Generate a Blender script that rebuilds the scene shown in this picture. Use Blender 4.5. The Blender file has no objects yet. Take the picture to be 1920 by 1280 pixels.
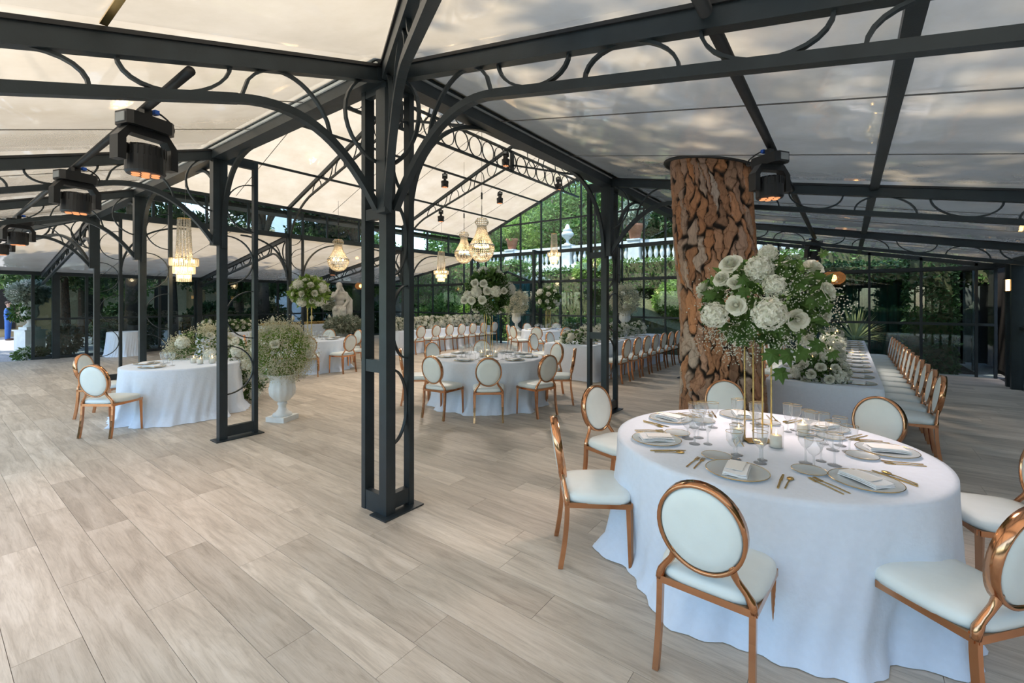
import bpy, math, random
import numpy as np
from mathutils import Vector, Matrix, Quaternion
random.seed(7)
RNG = np.random.default_rng(7)
PI = math.pi
sc = bpy.context.scene
COL = sc.collection

# ---------------------------------------------------------------- camera, world, sun, exposure
CAMP = Vector((-2.216, -2.894, 1.7))
cam_d = bpy.data.cameras.new('camera')
cam = bpy.data.objects.new('camera', cam_d)
COL.objects.link(cam)
cam.location = CAMP
cam.rotation_euler = (PI / 2, 0, -math.atan2(.8, .6))
cam_d.sensor_width = 36
cam_d.lens = 840 / 1920 * 36
cam_d.shift_y = -75 / 1920
cam_d.clip_end = 500
sc.camera = cam

w = bpy.data.worlds.new('sky')
sc.world = w
w.use_nodes = True
wn = w.node_tree
wn.nodes.clear()
wo = wn.nodes.new('ShaderNodeOutputWorld')
wb = wn.nodes.new('ShaderNodeBackground')
ws = wn.nodes.new('ShaderNodeTexSky')
ws.sky_type = 'NISHITA'
ws.sun_disc = False
ws.sun_elevation = math.radians(58)
ws.sun_rotation = math.radians(250)
ws.air_density = 1.0
ws.dust_density = 0.8
ws.ozone_density = 1.0
wb.inputs['Strength'].default_value = 0.55
wn.links.new(ws.outputs[0], wb.inputs[0])
wn.links.new(wb.outputs[0], wo.inputs[0])

sun_d = bpy.data.lights.new('sun', 'SUN')
sun_d.energy = 6.0
sun_d.angle = math.radians(1.2)
sun_d.color = (1.0, 0.90, 0.76)
sun = bpy.data.objects.new('sun', sun_d)
COL.objects.link(sun)
sd = Vector((-0.42, 0.34, 1.02)).normalized()      # towards the sun
sun.rotation_euler = sd.to_track_quat('Z', 'Y').to_euler()

sc.view_settings.view_transform = 'Standard'
sc.view_settings.look = 'None'
sc.view_settings.gamma = 1
sc.view_settings.use_curve_mapping = False
sc.view_settings.exposure = 0.58
cy = sc.cycles
cy.max_bounces = 10
cy.diffuse_bounces = 5
cy.glossy_bounces = 4
cy.transmission_bounces = 6
cy.transparent_max_bounces = 24
cy.caustics_reflective = False
cy.caustics_refractive = False
cy.sample_clamp_indirect = 6
cy.use_denoising = True
cy.use_adaptive_sampling = True
cy.adaptive_threshold = .02

# ---------------------------------------------------------------- materials
MATS = {}
def newmat(name):
    m = bpy.data.materials.new(name)
    m.use_nodes = True
    nt = m.node_tree
    nt.nodes.clear()
    out = nt.nodes.new('ShaderNodeOutputMaterial')
    MATS[name] = m
    return m, nt, out
def N(nt, t, **kw):
    n = nt.nodes.new(t)
    for k, v in kw.items():
        if hasattr(n, k) and k not in n.inputs:
            setattr(n, k, v)
        else:
            n.inputs[k].default_value = v
    return n
def L(nt, a, b):
    nt.links.new(a, b)
def ramp(nt, fac, stops):
    r = nt.nodes.new('ShaderNodeValToRGB')
    el = r.color_ramp.elements
    while len(el) < len(stops):
        el.new(0.5)
    for e, (p, c) in zip(el, stops):
        e.position = p
        e.color = (c[0], c[1], c[2], 1)
    L(nt, fac, r.inputs[0])
    return r
def basic(name, col, rough=.5, metal=0., var=.08, scale=12., bump=0., bscale=60., spec=.5, col2=None, coat=0., sheen=0.):
    m, nt, out = newmat(name)
    b = N(nt, 'ShaderNodeBsdfPrincipled')
    b.inputs['Roughness'].default_value = rough
    b.inputs['Metallic'].default_value = metal
    b.inputs['Specular IOR Level'].default_value = spec
    b.inputs['Coat Weight'].default_value = coat
    b.inputs['Sheen Weight'].default_value = sheen
    tc = N(nt, 'ShaderNodeTexCoord')
    no = N(nt, 'ShaderNodeTexNoise', Scale=scale, Detail=4.)
    L(nt, tc.outputs['Object'], no.inputs['Vector'])
    c1 = tuple(max(0, c * (1 - var)) for c in col)
    c2 = col2 or tuple(min(1, c * (1 + var)) for c in col)
    r = ramp(nt, no.outputs['Fac'], [(.3, c1), (.7, c2)])
    L(nt, r.outputs[0], b.inputs['Base Color'])
    if bump:
        n2 = N(nt, 'ShaderNodeTexNoise', Scale=bscale, Detail=5.)
        L(nt, tc.outputs['Object'], n2.inputs['Vector'])
        bp = N(nt, 'ShaderNodeBump', Strength=bump, Distance=.02)
        L(nt, n2.outputs['Fac'], bp.inputs['Height'])
        L(nt, bp.outputs[0], b.inputs['Normal'])
    L(nt, b.outputs[0], out.inputs[0])
    return m
def leafmat(name, c1, c2, trans=.35, rough=.5):
    m, nt, out = newmat(name)
    g = N(nt, 'ShaderNodeNewGeometry')
    r = ramp(nt, g.outputs['Random Per Island'], [(0., c1), (1., c2)])
    d = N(nt, 'ShaderNodeBsdfPrincipled')
    d.inputs['Roughness'].default_value = rough
    d.inputs['Specular IOR Level'].default_value = .3
    t = N(nt, 'ShaderNodeBsdfTranslucent')
    L(nt, r.outputs[0], d.inputs['Base Color'])
    L(nt, r.outputs[0], t.inputs['Color'])
    mx = N(nt, 'ShaderNodeMixShader')
    mx.inputs[0].default_value = trans
    L(nt, d.outputs[0], mx.inputs[1]); L(nt, t.outputs[0], mx.inputs[2])
    L(nt, mx.outputs[0], out.inputs[0])
    return m
def thinglass(name, tint, refl=1., ior=1.45, rough=.0, body=0., bodycol=(.8, .84, .86)):
    m, nt, out = newmat(name)
    lw = N(nt, 'ShaderNodeLayerWeight')
    pw = N(nt, 'ShaderNodeMath', operation='POWER'); pw.inputs[1].default_value = 3.2
    L(nt, lw.outputs['Facing'], pw.inputs[0])
    mu = N(nt, 'ShaderNodeMath', operation='MULTIPLY_ADD')
    mu.inputs[1].default_value = .75 * refl; mu.inputs[2].default_value = .035 * refl
    mu.use_clamp = True
    L(nt, pw.outputs[0], mu.inputs[0])
    t = N(nt, 'ShaderNodeBsdfTransparent')
    t.inputs[0].default_value = (*tint, 1)
    src = t.outputs[0]
    if body:
        d = N(nt, 'ShaderNodeBsdfPrincipled', Roughness=.25); d.inputs['Base Color'].default_value = (*bodycol, 1)
        m1 = N(nt, 'ShaderNodeMixShader'); m1.inputs[0].default_value = body
        L(nt, src, m1.inputs[1]); L(nt, d.outputs[0], m1.inputs[2]); src = m1.outputs[0]
    g = N(nt, 'ShaderNodeBsdfGlossy', Roughness=rough)
    mx = N(nt, 'ShaderNodeMixShader')
    L(nt, mu.outputs[0], mx.inputs[0]); L(nt, src, mx.inputs[1]); L(nt, g.outputs[0], mx.inputs[2])
    L(nt, mx.outputs[0], out.inputs[0])
    return m
def emis(name, col, s):
    m, nt, out = newmat(name)
    e = N(nt, 'ShaderNodeEmission', Strength=s)
    e.inputs[0].default_value = (*col, 1)
    L(nt, e.outputs[0], out.inputs[0])
    return m
def membrane(name, c1, c2, trans=.62, spec=.6):
    """clear-coated fabric: little diffuse reflection, strong diffuse transmission, glossy underside"""
    m, nt, out = newmat(name)
    tc = N(nt, 'ShaderNodeTexCoord')
    no = N(nt, 'ShaderNodeTexNoise', Scale=1.3, Detail=6., Roughness=.65)
    L(nt, tc.outputs['Object'], no.inputs['Vector'])
    r = ramp(nt, no.outputs['Fac'], [(.35, c1), (.65, c2)])
    r2 = ramp(nt, no.outputs['Fac'], [(.3, tuple(.26 * c for c in c1)), (.7, tuple(.36 * c for c in c2))])
    b = N(nt, 'ShaderNodeBsdfDiffuse')
    L(nt, r2.outputs[0], b.inputs['Color'])
    n2 = N(nt, 'ShaderNodeTexNoise', Scale=1.7, Detail=3.)
    L(nt, tc.outputs['Object'], n2.inputs['Vector'])
    bp = N(nt, 'ShaderNodeBump', Strength=.07, Distance=.05)
    L(nt, n2.outputs['Fac'], bp.inputs['Height'])
    t = N(nt, 'ShaderNodeBsdfTranslucent')
    L(nt, r.outputs[0], t.inputs[0])
    mx = N(nt, 'ShaderNodeMixShader')
    mx.inputs[0].default_value = trans
    L(nt, b.outputs[0], mx.inputs[1]); L(nt, t.outputs[0], mx.inputs[2])
    g = N(nt, 'ShaderNodeBsdfGlossy', Roughness=.045)
    L(nt, bp.outputs[0], g.inputs['Normal'])
    lw = N(nt, 'ShaderNodeLayerWeight')
    pw = N(nt, 'ShaderNodeMath', operation='POWER'); pw.inputs[1].default_value = 3.
    L(nt, lw.outputs['Facing'], pw.inputs[0])
    ma = N(nt, 'ShaderNodeMath', operation='MULTIPLY_ADD'); ma.inputs[1].default_value = .85; ma.inputs[2].default_value = .08
    L(nt, pw.outputs[0], ma.inputs[0])
    m3 = N(nt, 'ShaderNodeMixShader')
    L(nt, ma.outputs[0], m3.inputs[0]); L(nt, mx.outputs[0], m3.inputs[1]); L(nt, g.outputs[0], m3.inputs[2])
    L(nt, m3.outputs[0], out.inputs[0])
    return m
def plankmat(name, use_attr):
    m, nt, out = newmat(name)
    g = N(nt, 'ShaderNodeNewGeometry')
    if use_attr:
        a = N(nt, 'ShaderNodeAttribute', attribute_name='tone')
        rnd = a.outputs['Fac']
    else:
        a = N(nt, 'ShaderNodeObjectInfo')
        rnd = a.outputs['Random']
    mp = N(nt, 'ShaderNodeMapping')
    mp.inputs['Scale'].default_value = (9, 1.1, 1)
    L(nt, g.outputs['Position'], mp.inputs['Vector'])
    off = N(nt, 'ShaderNodeMath', operation='MULTIPLY'); off.inputs[1].default_value = 37.
    L(nt, rnd, off.inputs[0])
    cx = N(nt, 'ShaderNodeCombineXYZ'); L(nt, off.outputs[0], cx.inputs[2]); L(nt, off.outputs[0], cx.inputs[1])
    L(nt, cx.outputs[0], mp.inputs['Location'])
    n1 = N(nt, 'ShaderNodeTexNoise', Scale=1.6, Detail=8., Roughness=.62, Distortion=.8)
    L(nt, mp.outputs[0], n1.inputs['Vector'])
    mp2 = N(nt, 'ShaderNodeMapping'); mp2.inputs['Scale'].default_value = (60, 3, 1)
    L(nt, g.outputs['Position'], mp2.inputs['Vector']); L(nt, cx.outputs[0], mp2.inputs['Location'])
    n2 = N(nt, 'ShaderNodeTexNoise', Scale=1.5, Detail=4., Roughness=.7, Distortion=1.2)
    L(nt, mp2.outputs[0], n2.inputs['Vector'])
    n3 = N(nt, 'ShaderNodeTexNoise', Scale=1.3, Detail=3.)
    L(nt, g.outputs['Position'], n3.inputs['Vector'])
    r1 = ramp(nt, n1.outputs['Fac'], [(.25, (.40, .34, .275)), (.5, (.60, .525, .435)), (.75, (.74, .665, .57))])
    r2 = ramp(nt, n2.outputs['Fac'], [(.36, (.72, .7, .68)), (.52, (1, 1, 1))])
    mm = N(nt, 'ShaderNodeMixRGB', blend_type='MULTIPLY'); mm.inputs[0].default_value = .5
    L(nt, r1.outputs[0], mm.inputs[1]); L(nt, r2.outputs[0], mm.inputs[2])
    r3 = ramp(nt, rnd, [(0., (.80, .785, .77)), (.5, (.97, .955, .94)), (1., (1.1, 1.09, 1.08))])
    m2 = N(nt, 'ShaderNodeMixRGB', blend_type='MULTIPLY'); m2.inputs[0].default_value = 1.
    L(nt, mm.outputs[0], m2.inputs[1]); L(nt, r3.outputs[0], m2.inputs[2])
    b = N(nt, 'ShaderNodeBsdfPrincipled')
    L(nt, m2.outputs[0], b.inputs['Base Color'])
    rr = N(nt, 'ShaderNodeMapRange'); rr.inputs['To Min'].default_value = .42; rr.inputs['To Max'].default_value = .6
    L(nt, n1.outputs['Fac'], rr.inputs['Value']); L(nt, rr.outputs[0], b.inputs['Roughness'])
    b.inputs['Specular IOR Level'].default_value = .4
    bp = N(nt, 'ShaderNodeBump', Strength=.12, Distance=.004)
    L(nt, n2.outputs['Fac'], bp.inputs['Height']); L(nt, bp.outputs[0], b.inputs['Normal'])
    L(nt, b.outputs[0], out.inputs[0])
    return m
def barkmat():
    m, nt, out = newmat('bark')
    a = N(nt, 'ShaderNodeAttribute', attribute_name='plate')
    s = N(nt, 'ShaderNodeSeparateColor'); L(nt, a.outputs['Color'], s.inputs[0])
    r = ramp(nt, s.outputs[1], [(0., (.30, .18, .12)), (.2, (.50, .25, .13)), (.4, (.52, .36, .28)), (.6, (.60, .28, .13)), (.8, (.42, .27, .19)), (1., (.58, .49, .42))])
    tc = N(nt, 'ShaderNodeTexCoord')
    mp = N(nt, 'ShaderNodeMapping'); mp.inputs['Scale'].default_value = (1, 1, .35)
    L(nt, tc.outputs['Object'], mp.inputs[0])
    n = N(nt, 'ShaderNodeTexNoise', Scale=22., Detail=8., Roughness=.75, Distortion=1.)
    L(nt, mp.outputs[0], n.inputs['Vector'])
    rn = ramp(nt, n.outputs['Fac'], [(.28, (.38, .34, .33)), (.45, (.85, .82, .8)), (.58, (1.05, 1, .95)), (.75, (1.5, 1.42, 1.38))])
    mm = N(nt, 'ShaderNodeMixRGB', blend_type='MULTIPLY'); mm.inputs[0].default_value = .9
    L(nt, r.outputs[0], mm.inputs[1]); L(nt, rn.outputs[0], mm.inputs[2])
    rf = ramp(nt, s.outputs[2], [(0., (.42, .36, .33)), (.16, (1, 1, 1))])
    m4 = N(nt, 'ShaderNodeMixRGB', blend_type='MULTIPLY'); m4.inputs[0].default_value = .8
    L(nt, mm.outputs[0], m4.inputs[1]); L(nt, rf.outputs[0], m4.inputs[2])
    rc = ramp(nt, s.outputs[0], [(.0, (0, 0, 0)), (.07, (.02, .02, .02)), (.13, (.28, .28, .28)), (.24, (1, 1, 1))])
    mx = N(nt, 'ShaderNodeMixRGB'); mx.inputs[1].default_value = (.022, .018, .016, 1)
    L(nt, rc.outputs[0], mx.inputs[0]); L(nt, m4.outputs[0], mx.inputs[2])
    b = N(nt, 'ShaderNodeBsdfPrincipled', Roughness=.85)
    b.inputs['Specular IOR Level'].default_value = .25
    L(nt, mx.outputs[0], b.inputs['Base Color'])
    bp = N(nt, 'ShaderNodeBump', Strength=.5, Distance=.015)
    L(nt, n.outputs['Fac'], bp.inputs['Height']); L(nt, bp.outputs[0], b.inputs['Normal'])
    L(nt, b.outputs[0], out.inputs[0])
    return m

basic('steel', (.026, .036, .042), rough=.42, metal=.25, var=.15, scale=6, bump=.05, bscale=90)
basic('steel_rail', (.055, .062, .066), rough=.35, metal=.4, var=.1)
basic('black', (.012, .013, .015), rough=.45, var=.2)
basic('chrome', (.6, .62, .64), rough=.2, metal=1)
basic('wire', (.18, .17, .16), rough=.4, metal=.6)
membrane('membrane', (.60, .505, .36), (.70, .605, .455), .44)
basic('rose_gold', (.62, .31, .165), rough=.16, metal=1, var=.1, scale=5)
basic('gold', (.72, .50, .19), rough=.25, metal=1, var=.06)
basic('leather', (.80, .85, .83), rough=.42, var=.02, bump=.04, bscale=140)
basic('linen', (.76, .83, .95), rough=.85, var=.02, scale=30, bump=.12, bscale=55, sheen=.2)
basic('napkin', (.85, .87, .90), rough=.8, var=.02)
basic('paper', (.88, .88, .87), rough=.7, var=.01)
basic('candle', (.88, .83, .70), rough=.5, var=.02)
basic('plaster', (.78, .80, .79), rough=.6, var=.06, scale=9, bump=.06)
basic('marble', (.60, .59, .56), rough=.6, var=.18, scale=5, bump=.15, bscale=22)
basic('stone', (.42, .43, .42), rough=.85, var=.25, scale=3, bump=.3, bscale=14)
basic('limestone', (.60, .62, .64), rough=.8, var=.15, scale=4, bump=.15, bscale=20)
basic('wall_stone', (.10, .105, .105), rough=.9, var=.5, scale=1.6, bump=.3, bscale=10)
basic('gravel', (.42, .44, .46), rough=.95, var=.35, scale=35, bump=.5, bscale=60)
basic('terracotta', (.50, .20, .12), rough=.8, var=.12)
basic('curtain', (.010, .085, .095), rough=.85, var=.25, scale=3, sheen=.2)
basic('dark_timber', (.020, .017, .015), rough=.7, var=.3)
basic('ochre', (.50, .37, .20), rough=.9, var=.15, scale=2)
basic('house_white', (.66, .67, .70), rough=.9, var=.08, scale=2)
basic('shutter', (.42, .38, .26), rough=.7, var=.1)
basic('blue_suit', (.035, .12, .40), rough=.8, var=.1)
basic('pale_dress', (.66, .62, .68), rough=.8, var=.06)
basic('skin', (.52, .32, .23), rough=.6, var=.05)
basic('hair', (.05, .03, .02), rough=.6, var=.2)
basic('shoe', (.10, .045, .025), rough=.5, var=.1)
basic('rattan', (.55, .33, .14), rough=.7, var=.15)
basic('blue_tape', (.02, .12, .6), rough=.5, var=.05)
basic('stem', (.10, .16, .05), rough=.7, var=.2)
basic('wood_branch', (.07, .05, .035), rough=.9, var=.3)
basic('sash', (.3, .32, .33), rough=.4)
basic('slab', (.05, .042, .035), rough=.9)
basic('soil', (.10, .10, .05), rough=1., var=.3)
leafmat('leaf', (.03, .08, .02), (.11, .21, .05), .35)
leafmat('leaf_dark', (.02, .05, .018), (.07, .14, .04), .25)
leafmat('leaf_mid', (.06, .13, .035), (.19, .31, .09), .4)
leafmat('leaf_bright', (.14, .26, .05), (.34, .48, .12), .45)
leafmat('leaf_grey', (.20, .25, .19), (.42, .46, .38), .3)
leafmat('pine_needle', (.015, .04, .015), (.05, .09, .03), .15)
leafmat('yucca_leaf', (.28, .34, .12), (.62, .64, .34), .35)
leafmat('petal', (.70, .71, .60), (.93, .93, .88), .2, .6)
leafmat('petal_cream', (.64, .60, .38), (.92, .90, .74), .2, .6)
leafmat('bloom', (.70, .72, .64), (.90, .91, .86), .3, .7)
leafmat('bloom_cream', (.62, .60, .42), (.85, .82, .66), .3, .7)
leafmat('fruit_gold', (.45, .24, .05), (.72, .50, .20), .1)
thinglass('glass', (.86, .94, .93), 1.0)
thinglass('glass_dark', (.55, .62, .62), 1.2)
thinglass('goblet_glass', (.95, .96, .965), 1.1, rough=.03, body=.10, bodycol=(.9, .92, .94))
thinglass('plate_glass', (.86, .90, .92), .45, rough=.04, body=.6, bodycol=(.80, .86, .88))
thinglass('crystal', (.95, .93, .88), 1., 1.5, .08, body=.5, bodycol=(.92, .86, .74))
emis('bulb', (1, .75, .45), 12)
emis('lens', (1, .38, .16), .8)
emis('flame', (1, .6, .2), 30)
emis('lamp_glow', (1, .52, .16), 6)
plankmat('plank', False)
plankmat('plank_far', True)
barkmat()
M = MATS

# ---------------------------------------------------------------- helpers
def link(name, data, mat=None, parent=None, smooth=False):
    o = bpy.data.objects.new(name, data)
    COL.objects.link(o)
    if parent is not None:
        o.parent = parent
    if mat is not None and data is not None and not data.materials:
        data.materials.append(M[mat] if isinstance(mat, str) else mat)
    return o
def tag(o, label, cat, group=None, kind=None):
    o['label'] = label
    o['category'] = cat
    if group: o['group'] = group
    if kind: o['kind'] = kind
    return o
def thing(name, label, cat, loc=(0, 0, 0), rz=0., group=None, kind=None):
    o = bpy.data.objects.new(name, None)
    o.empty_display_size = .1
    COL.objects.link(o)
    o.location = loc
    o.rotation_euler = (0, 0, rz)
    return tag(o, label, cat, group, kind)
def ordn(i):
    return ['first', 'second', 'third', 'fourth', 'fifth', 'sixth', 'seventh', 'eighth', 'ninth', 'tenth', 'eleventh', 'twelfth', 'thirteenth', 'fourteenth', 'fifteenth', 'sixteenth', 'seventeenth', 'eighteenth', 'nineteenth', 'twentieth'][i]
def copy_tree(src, loc=None, rz=None, scale=None, parent=None, label=None, group=None):
    c = src.copy()
    COL.objects.link(c)
    if parent is not None: c.parent = parent
    if loc is not None: c.location = loc
    if rz is not None: c.rotation_euler = (0, 0, rz)
    if scale is not None: c.scale = scale if hasattr(scale, '__len__') else (scale,) * 3
    if label: c['label'] = label
    if group: c['group'] = group
    for ch in src.children:
        copy_tree(ch, parent=c)
    return c

class MB:
    def __init__(s):
        s.v = []; s.f = []
    def add(s, vs, fs):
        o = len(s.v)
        s.v.extend([tuple(p) for p in vs])
        s.f.extend([tuple(i + o for i in f) for f in fs])
        return s
    def box(s, c, d, rz=0., m=None):
        x, y, z = d[0] / 2, d[1] / 2, d[2] / 2
        vs = [(-x, -y, -z), (x, -y, -z), (x, y, -z), (-x, y, -z), (-x, -y, z), (x, -y, z), (x, y, z), (-x, y, z)]
        if rz:
            cz, sz = math.cos(rz), math.sin(rz)
            vs = [(a * cz - b * sz, a * sz + b * cz, e) for a, b, e in vs]
        if m is not None:
            vs = [tuple(m @ Vector(p)) for p in vs]
        vs = [(p[0] + c[0], p[1] + c[1], p[2] + c[2]) for p in vs]
        return s.add(vs, [(0, 3, 2, 1), (4, 5, 6, 7), (0, 1, 5, 4), (1, 2, 6, 5), (2, 3, 7, 6), (3, 0, 4, 7)])
    def bar(s, a, b, wd, ht, up=(0, 0, 1), taper=1.):
        a = Vector(a); b = Vector(b)
        d = (b - a).normalized()
        up = Vector(up)
        sd_ = d.cross(up)
        if sd_.length < 1e-4:
            sd_ = d.cross(Vector((1, 0, 0)))
        sd_.normalize()
        u2 = sd_.cross(d).normalized()
        vs = []
        for p, k in ((a, 1.), (b, taper)):
            for i, j in ((-1, -1), (1, -1), (1, 1), (-1, 1)):
                vs.append(p + sd_ * (i * wd * k / 2) + u2 * (j * ht * k / 2))
        return s.add(vs, [(0, 1, 2, 3), (7, 6, 5, 4), (0, 4, 5, 1), (1, 5, 6, 2), (2, 6, 7, 3), (3, 7, 4, 0)])
    def sweep(s, pts, prof, side, closed=False):
        """flat profile (a along side vector, b along the in-plane normal) swept along a planar path"""
        pts = [Vector(p) for p in pts]
        n = len(pts); k = len(prof)
        side = Vector(side).normalized()
        vs = []
        for i, p in enumerate(pts):
            q0 = pts[(i - 1) % n] if (closed or i > 0) else p
            q1 = pts[(i + 1) % n] if (closed or i < n - 1) else p
            t = (q1 - q0).normalized()
            nn = side.cross(t).normalized()
            for a, b in prof:
                vs.append(p + side * a + nn * b)
        fs = []
        for i in range(n if closed else n - 1):
            j = (i + 1) % n
            for q in range(k):
                r = (q + 1) % k
                fs.append((i * k + q, i * k + r, j * k + r, j * k + q))
        if not closed:
            fs.append(tuple(range(k - 1, -1, -1)))
            fs.append(tuple((n - 1) * k + q for q in range(k)))
        return s.add(vs, fs)
    def tube(s, pts, r, n=8, closed=False, caps=True):
        pts = [Vector(p) for p in pts]
        m = len(pts)
        rad = r if hasattr(r, '__len__') else [r] * m
        vs = []; prev = None
        for i, p in enumerate(pts):
            q0 = pts[(i - 1) % m] if (closed or i > 0) else p
            q1 = pts[(i + 1) % m] if (closed or i < m - 1) else p
            t = (q1 - q0)
            t = t.normalized() if t.length > 1e-9 else Vector((0, 0, 1))
            if prev is None:
                a = t.cross(Vector((0, 0, 1)))
                if a.length < .1: a = t.cross(Vector((1, 0, 0)))
            else:
                a = prev - t * prev.dot(t)
            a.normalize(); prev = a
            b = t.cross(a)
            for q in range(n):
                an = 2 * PI * q / n
                vs.append(p + (a * math.cos(an) + b * math.sin(an)) * rad[i])
        fs = []
        for i in range(m if closed else m - 1):
            j = (i + 1) % m
            for q in range(n):
                e = (q + 1) % n
                fs.append((i * n + q, i * n + e, j * n + e, j * n + q))
        if caps and not closed:
            fs.append(tuple(range(n - 1, -1, -1)))
            fs.append(tuple((m - 1) * n + q for q in range(n)))
        return s.add(vs, fs)
    def lathe(s, prof, n=20, c=(0, 0, 0), flute=None, cap=True):
        vs = []
        for (r, z) in prof:
            for q in range(n):
                an = 2 * PI * q / n
                rr = r * (1 + (flute(z) * math.cos(an * (n // 4)) if flute else 0))
                vs.append((c[0] + rr * math.cos(an), c[1] + rr * math.sin(an), c[2] + z))
        fs = []
        for i in range(len(prof) - 1):
            for q in range(n):
                e = (q + 1) % n
                fs.append((i * n + q, i * n + e, (i + 1) * n + e, (i + 1) * n + q))
        if cap:
            if prof[0][0] > 1e-4: fs.append(tuple(range(n - 1, -1, -1)))
            if prof[-1][0] > 1e-4: fs.append(tuple((len(prof) - 1) * n + q for q in range(n)))
        return s.add(vs, fs)
    def ell(s, c, r, n=12, k=8, m=None):
        vs = []; fs = []
        for i in range(k + 1):
            ph = PI * i / k
            for q in range(n):
                an = 2 * PI * q / n
                p = Vector((r[0] * math.sin(ph) * math.cos(an), r[1] * math.sin(ph) * math.sin(an), -r[2] * math.cos(ph)))
                if m is not None: p = m @ p
                vs.append((p.x + c[0], p.y + c[1], p.z + c[2]))
        for i in range(k):
            for q in range(n):
                e = (q + 1) % n
                fs.append((i * n + q, i * n + e, (i + 1) * n + e, (i + 1) * n + q))
        return s.add(vs, fs)
    def mesh(s, name, smooth=False):
        me = bpy.data.meshes.new(name)
        me.from_pydata(s.v, [], s.f)
        if smooth:
            me.polygons.foreach_set('use_smooth', [True] * len(me.polygons))
        me.update()
        return me
    def build(s, name, mat, parent=None, smooth=False):
        return link(name, s.mesh(name, smooth), mat, parent)

def np_mesh(name, V, F, smooth=False):
    """V (n,3), F (m,k) arrays, k = 3 or 4"""
    me = bpy.data.meshes.new(name)
    V = np.ascontiguousarray(V, dtype=np.float32); F = np.ascontiguousarray(F, dtype=np.int32)
    m, k = F.shape
    me.vertices.add(len(V)); me.vertices.foreach_set('co', V.ravel())
    me.loops.add(m * k); me.loops.foreach_set('vertex_index', F.ravel())
    me.polygons.add(m)
    me.polygons.foreach_set('loop_start', np.arange(0, m * k, k, dtype=np.int32))
    me.polygons.foreach_set('loop_total', np.full(m, k, dtype=np.int32))
    me.polygons.foreach_set('use_smooth', np.full(m, bool(smooth)))
    me.update(calc_edges=True)
    return me
def unit(n):
    d = RNG.normal(size=(n, 3))
    return d / np.linalg.norm(d, axis=1, keepdims=True)
def leaves(name, P, size, aspect=.45, jit=.4, out=None, updir=.0):
    """folded rhombic leaves at points P"""
    n = len(P)
    d = unit(n)
    if out is not None:
        d = d * .8 + out
    d[:, 2] += updir
    d /= np.linalg.norm(d, axis=1, keepdims=True) + 1e-9
    s_ = np.cross(d, unit(n)); s_ /= np.linalg.norm(s_, axis=1, keepdims=True) + 1e-9
    up = np.cross(s_, d)
    L_ = size * (1 + jit * (RNG.random((n, 1)) * 2 - 1))
    a = P; b = P + d * L_ * .5 + s_ * L_ * aspect * .5 + up * L_ * .1
    c = P + d * L_; e = P + d * L_ * .5 - s_ * L_ * aspect * .5 + up * L_ * .1
    V = np.stack([a, b, c, e], 1).reshape(-1, 3)
    i = np.arange(n)[:, None] * 4
    F = np.concatenate([i + [[0, 1, 2]], i + [[0, 2, 3]]], 0)
    return np_mesh(name, V, F)
OCT_V = np.array([(1, 0, 0), (-1, 0, 0), (0, 1, 0), (0, -1, 0), (0, 0, 1), (0, 0, -1)], float)
OCT_F = np.array([(0, 2, 4), (2, 1, 4), (1, 3, 4), (3, 0, 4), (2, 0, 5), (1, 2, 5), (3, 1, 5), (0, 3, 5)])
def beads(name, P, r, sq=None):
    n = len(P)
    r = np.asarray(r, float).reshape(-1, 1, 1) * np.ones((n, 1, 1))
    o = OCT_V if sq is None else OCT_V * np.array(sq)
    V = (P[:, None, :] + o[None] * r).reshape(-1, 3)
    F = (np.arange(n)[:, None, None] * 6 + OCT_F[None]).reshape(-1, 3)
    return np_mesh(name, V, F, True)
def inell(n, r, hollow=.0, lower=-1.):
    d = unit(n)
    k = (hollow + (1 - hollow) * RNG.random((n, 1))) ** (1 / 2.2)
    p = d * k
    p[:, 2] = np.maximum(p[:, 2], lower)
    return p * np.array(r)
def bez(a, b, c, d, n=14):
    a, b, c, d = Vector(a), Vector(b), Vector(c), Vector(d)
    o = []
    for i in range(n + 1):
        t = i / n
        o.append(a * (1 - t) ** 3 + b * 3 * t * (1 - t) ** 2 + c * 3 * t * t * (1 - t) + d * t ** 3)
    return o
SQ = lambda a, b: [(-a / 2, -b / 2), (a / 2, -b / 2), (a / 2, b / 2), (-a / 2, b / 2)]
def at(x, y, d):
    """a point d metres along the camera's axis, measured off the photograph (1920x1280)"""
    a = (x - 960) / 840; b = (565 - y) / 840
    return Vector((CAMP.x + d * (a * .6 + .8), CAMP.y + d * (-a * .8 + .6), 1.7 + d * b))
# ================================================================ STRUCTURE
UE = 12.1                                   # glazed end wall
ZE = 3.53                                   # aisle roofs start here
US = [0., 4., 8., 12.]
VS = [0., 3.2, 6.4, 9.6]
UA, VB, VC = -3.4, -5.55, 16.1              # outer walls
SA, SB, SC_ = .31, .19, .158                # slopes of the aisle roofs
def zA(u): return ZE + SA * u
def zB(v): return ZE + SB * v
def zC(v): return ZE - SC_ * (v - 9.6)
ZHE, ZR = 4.32, 6.15                        # hall eave and ridge
def zH(v): return ZHE + (ZR - ZHE) * (1 - abs(v - 4.8) / 4.8)

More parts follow.
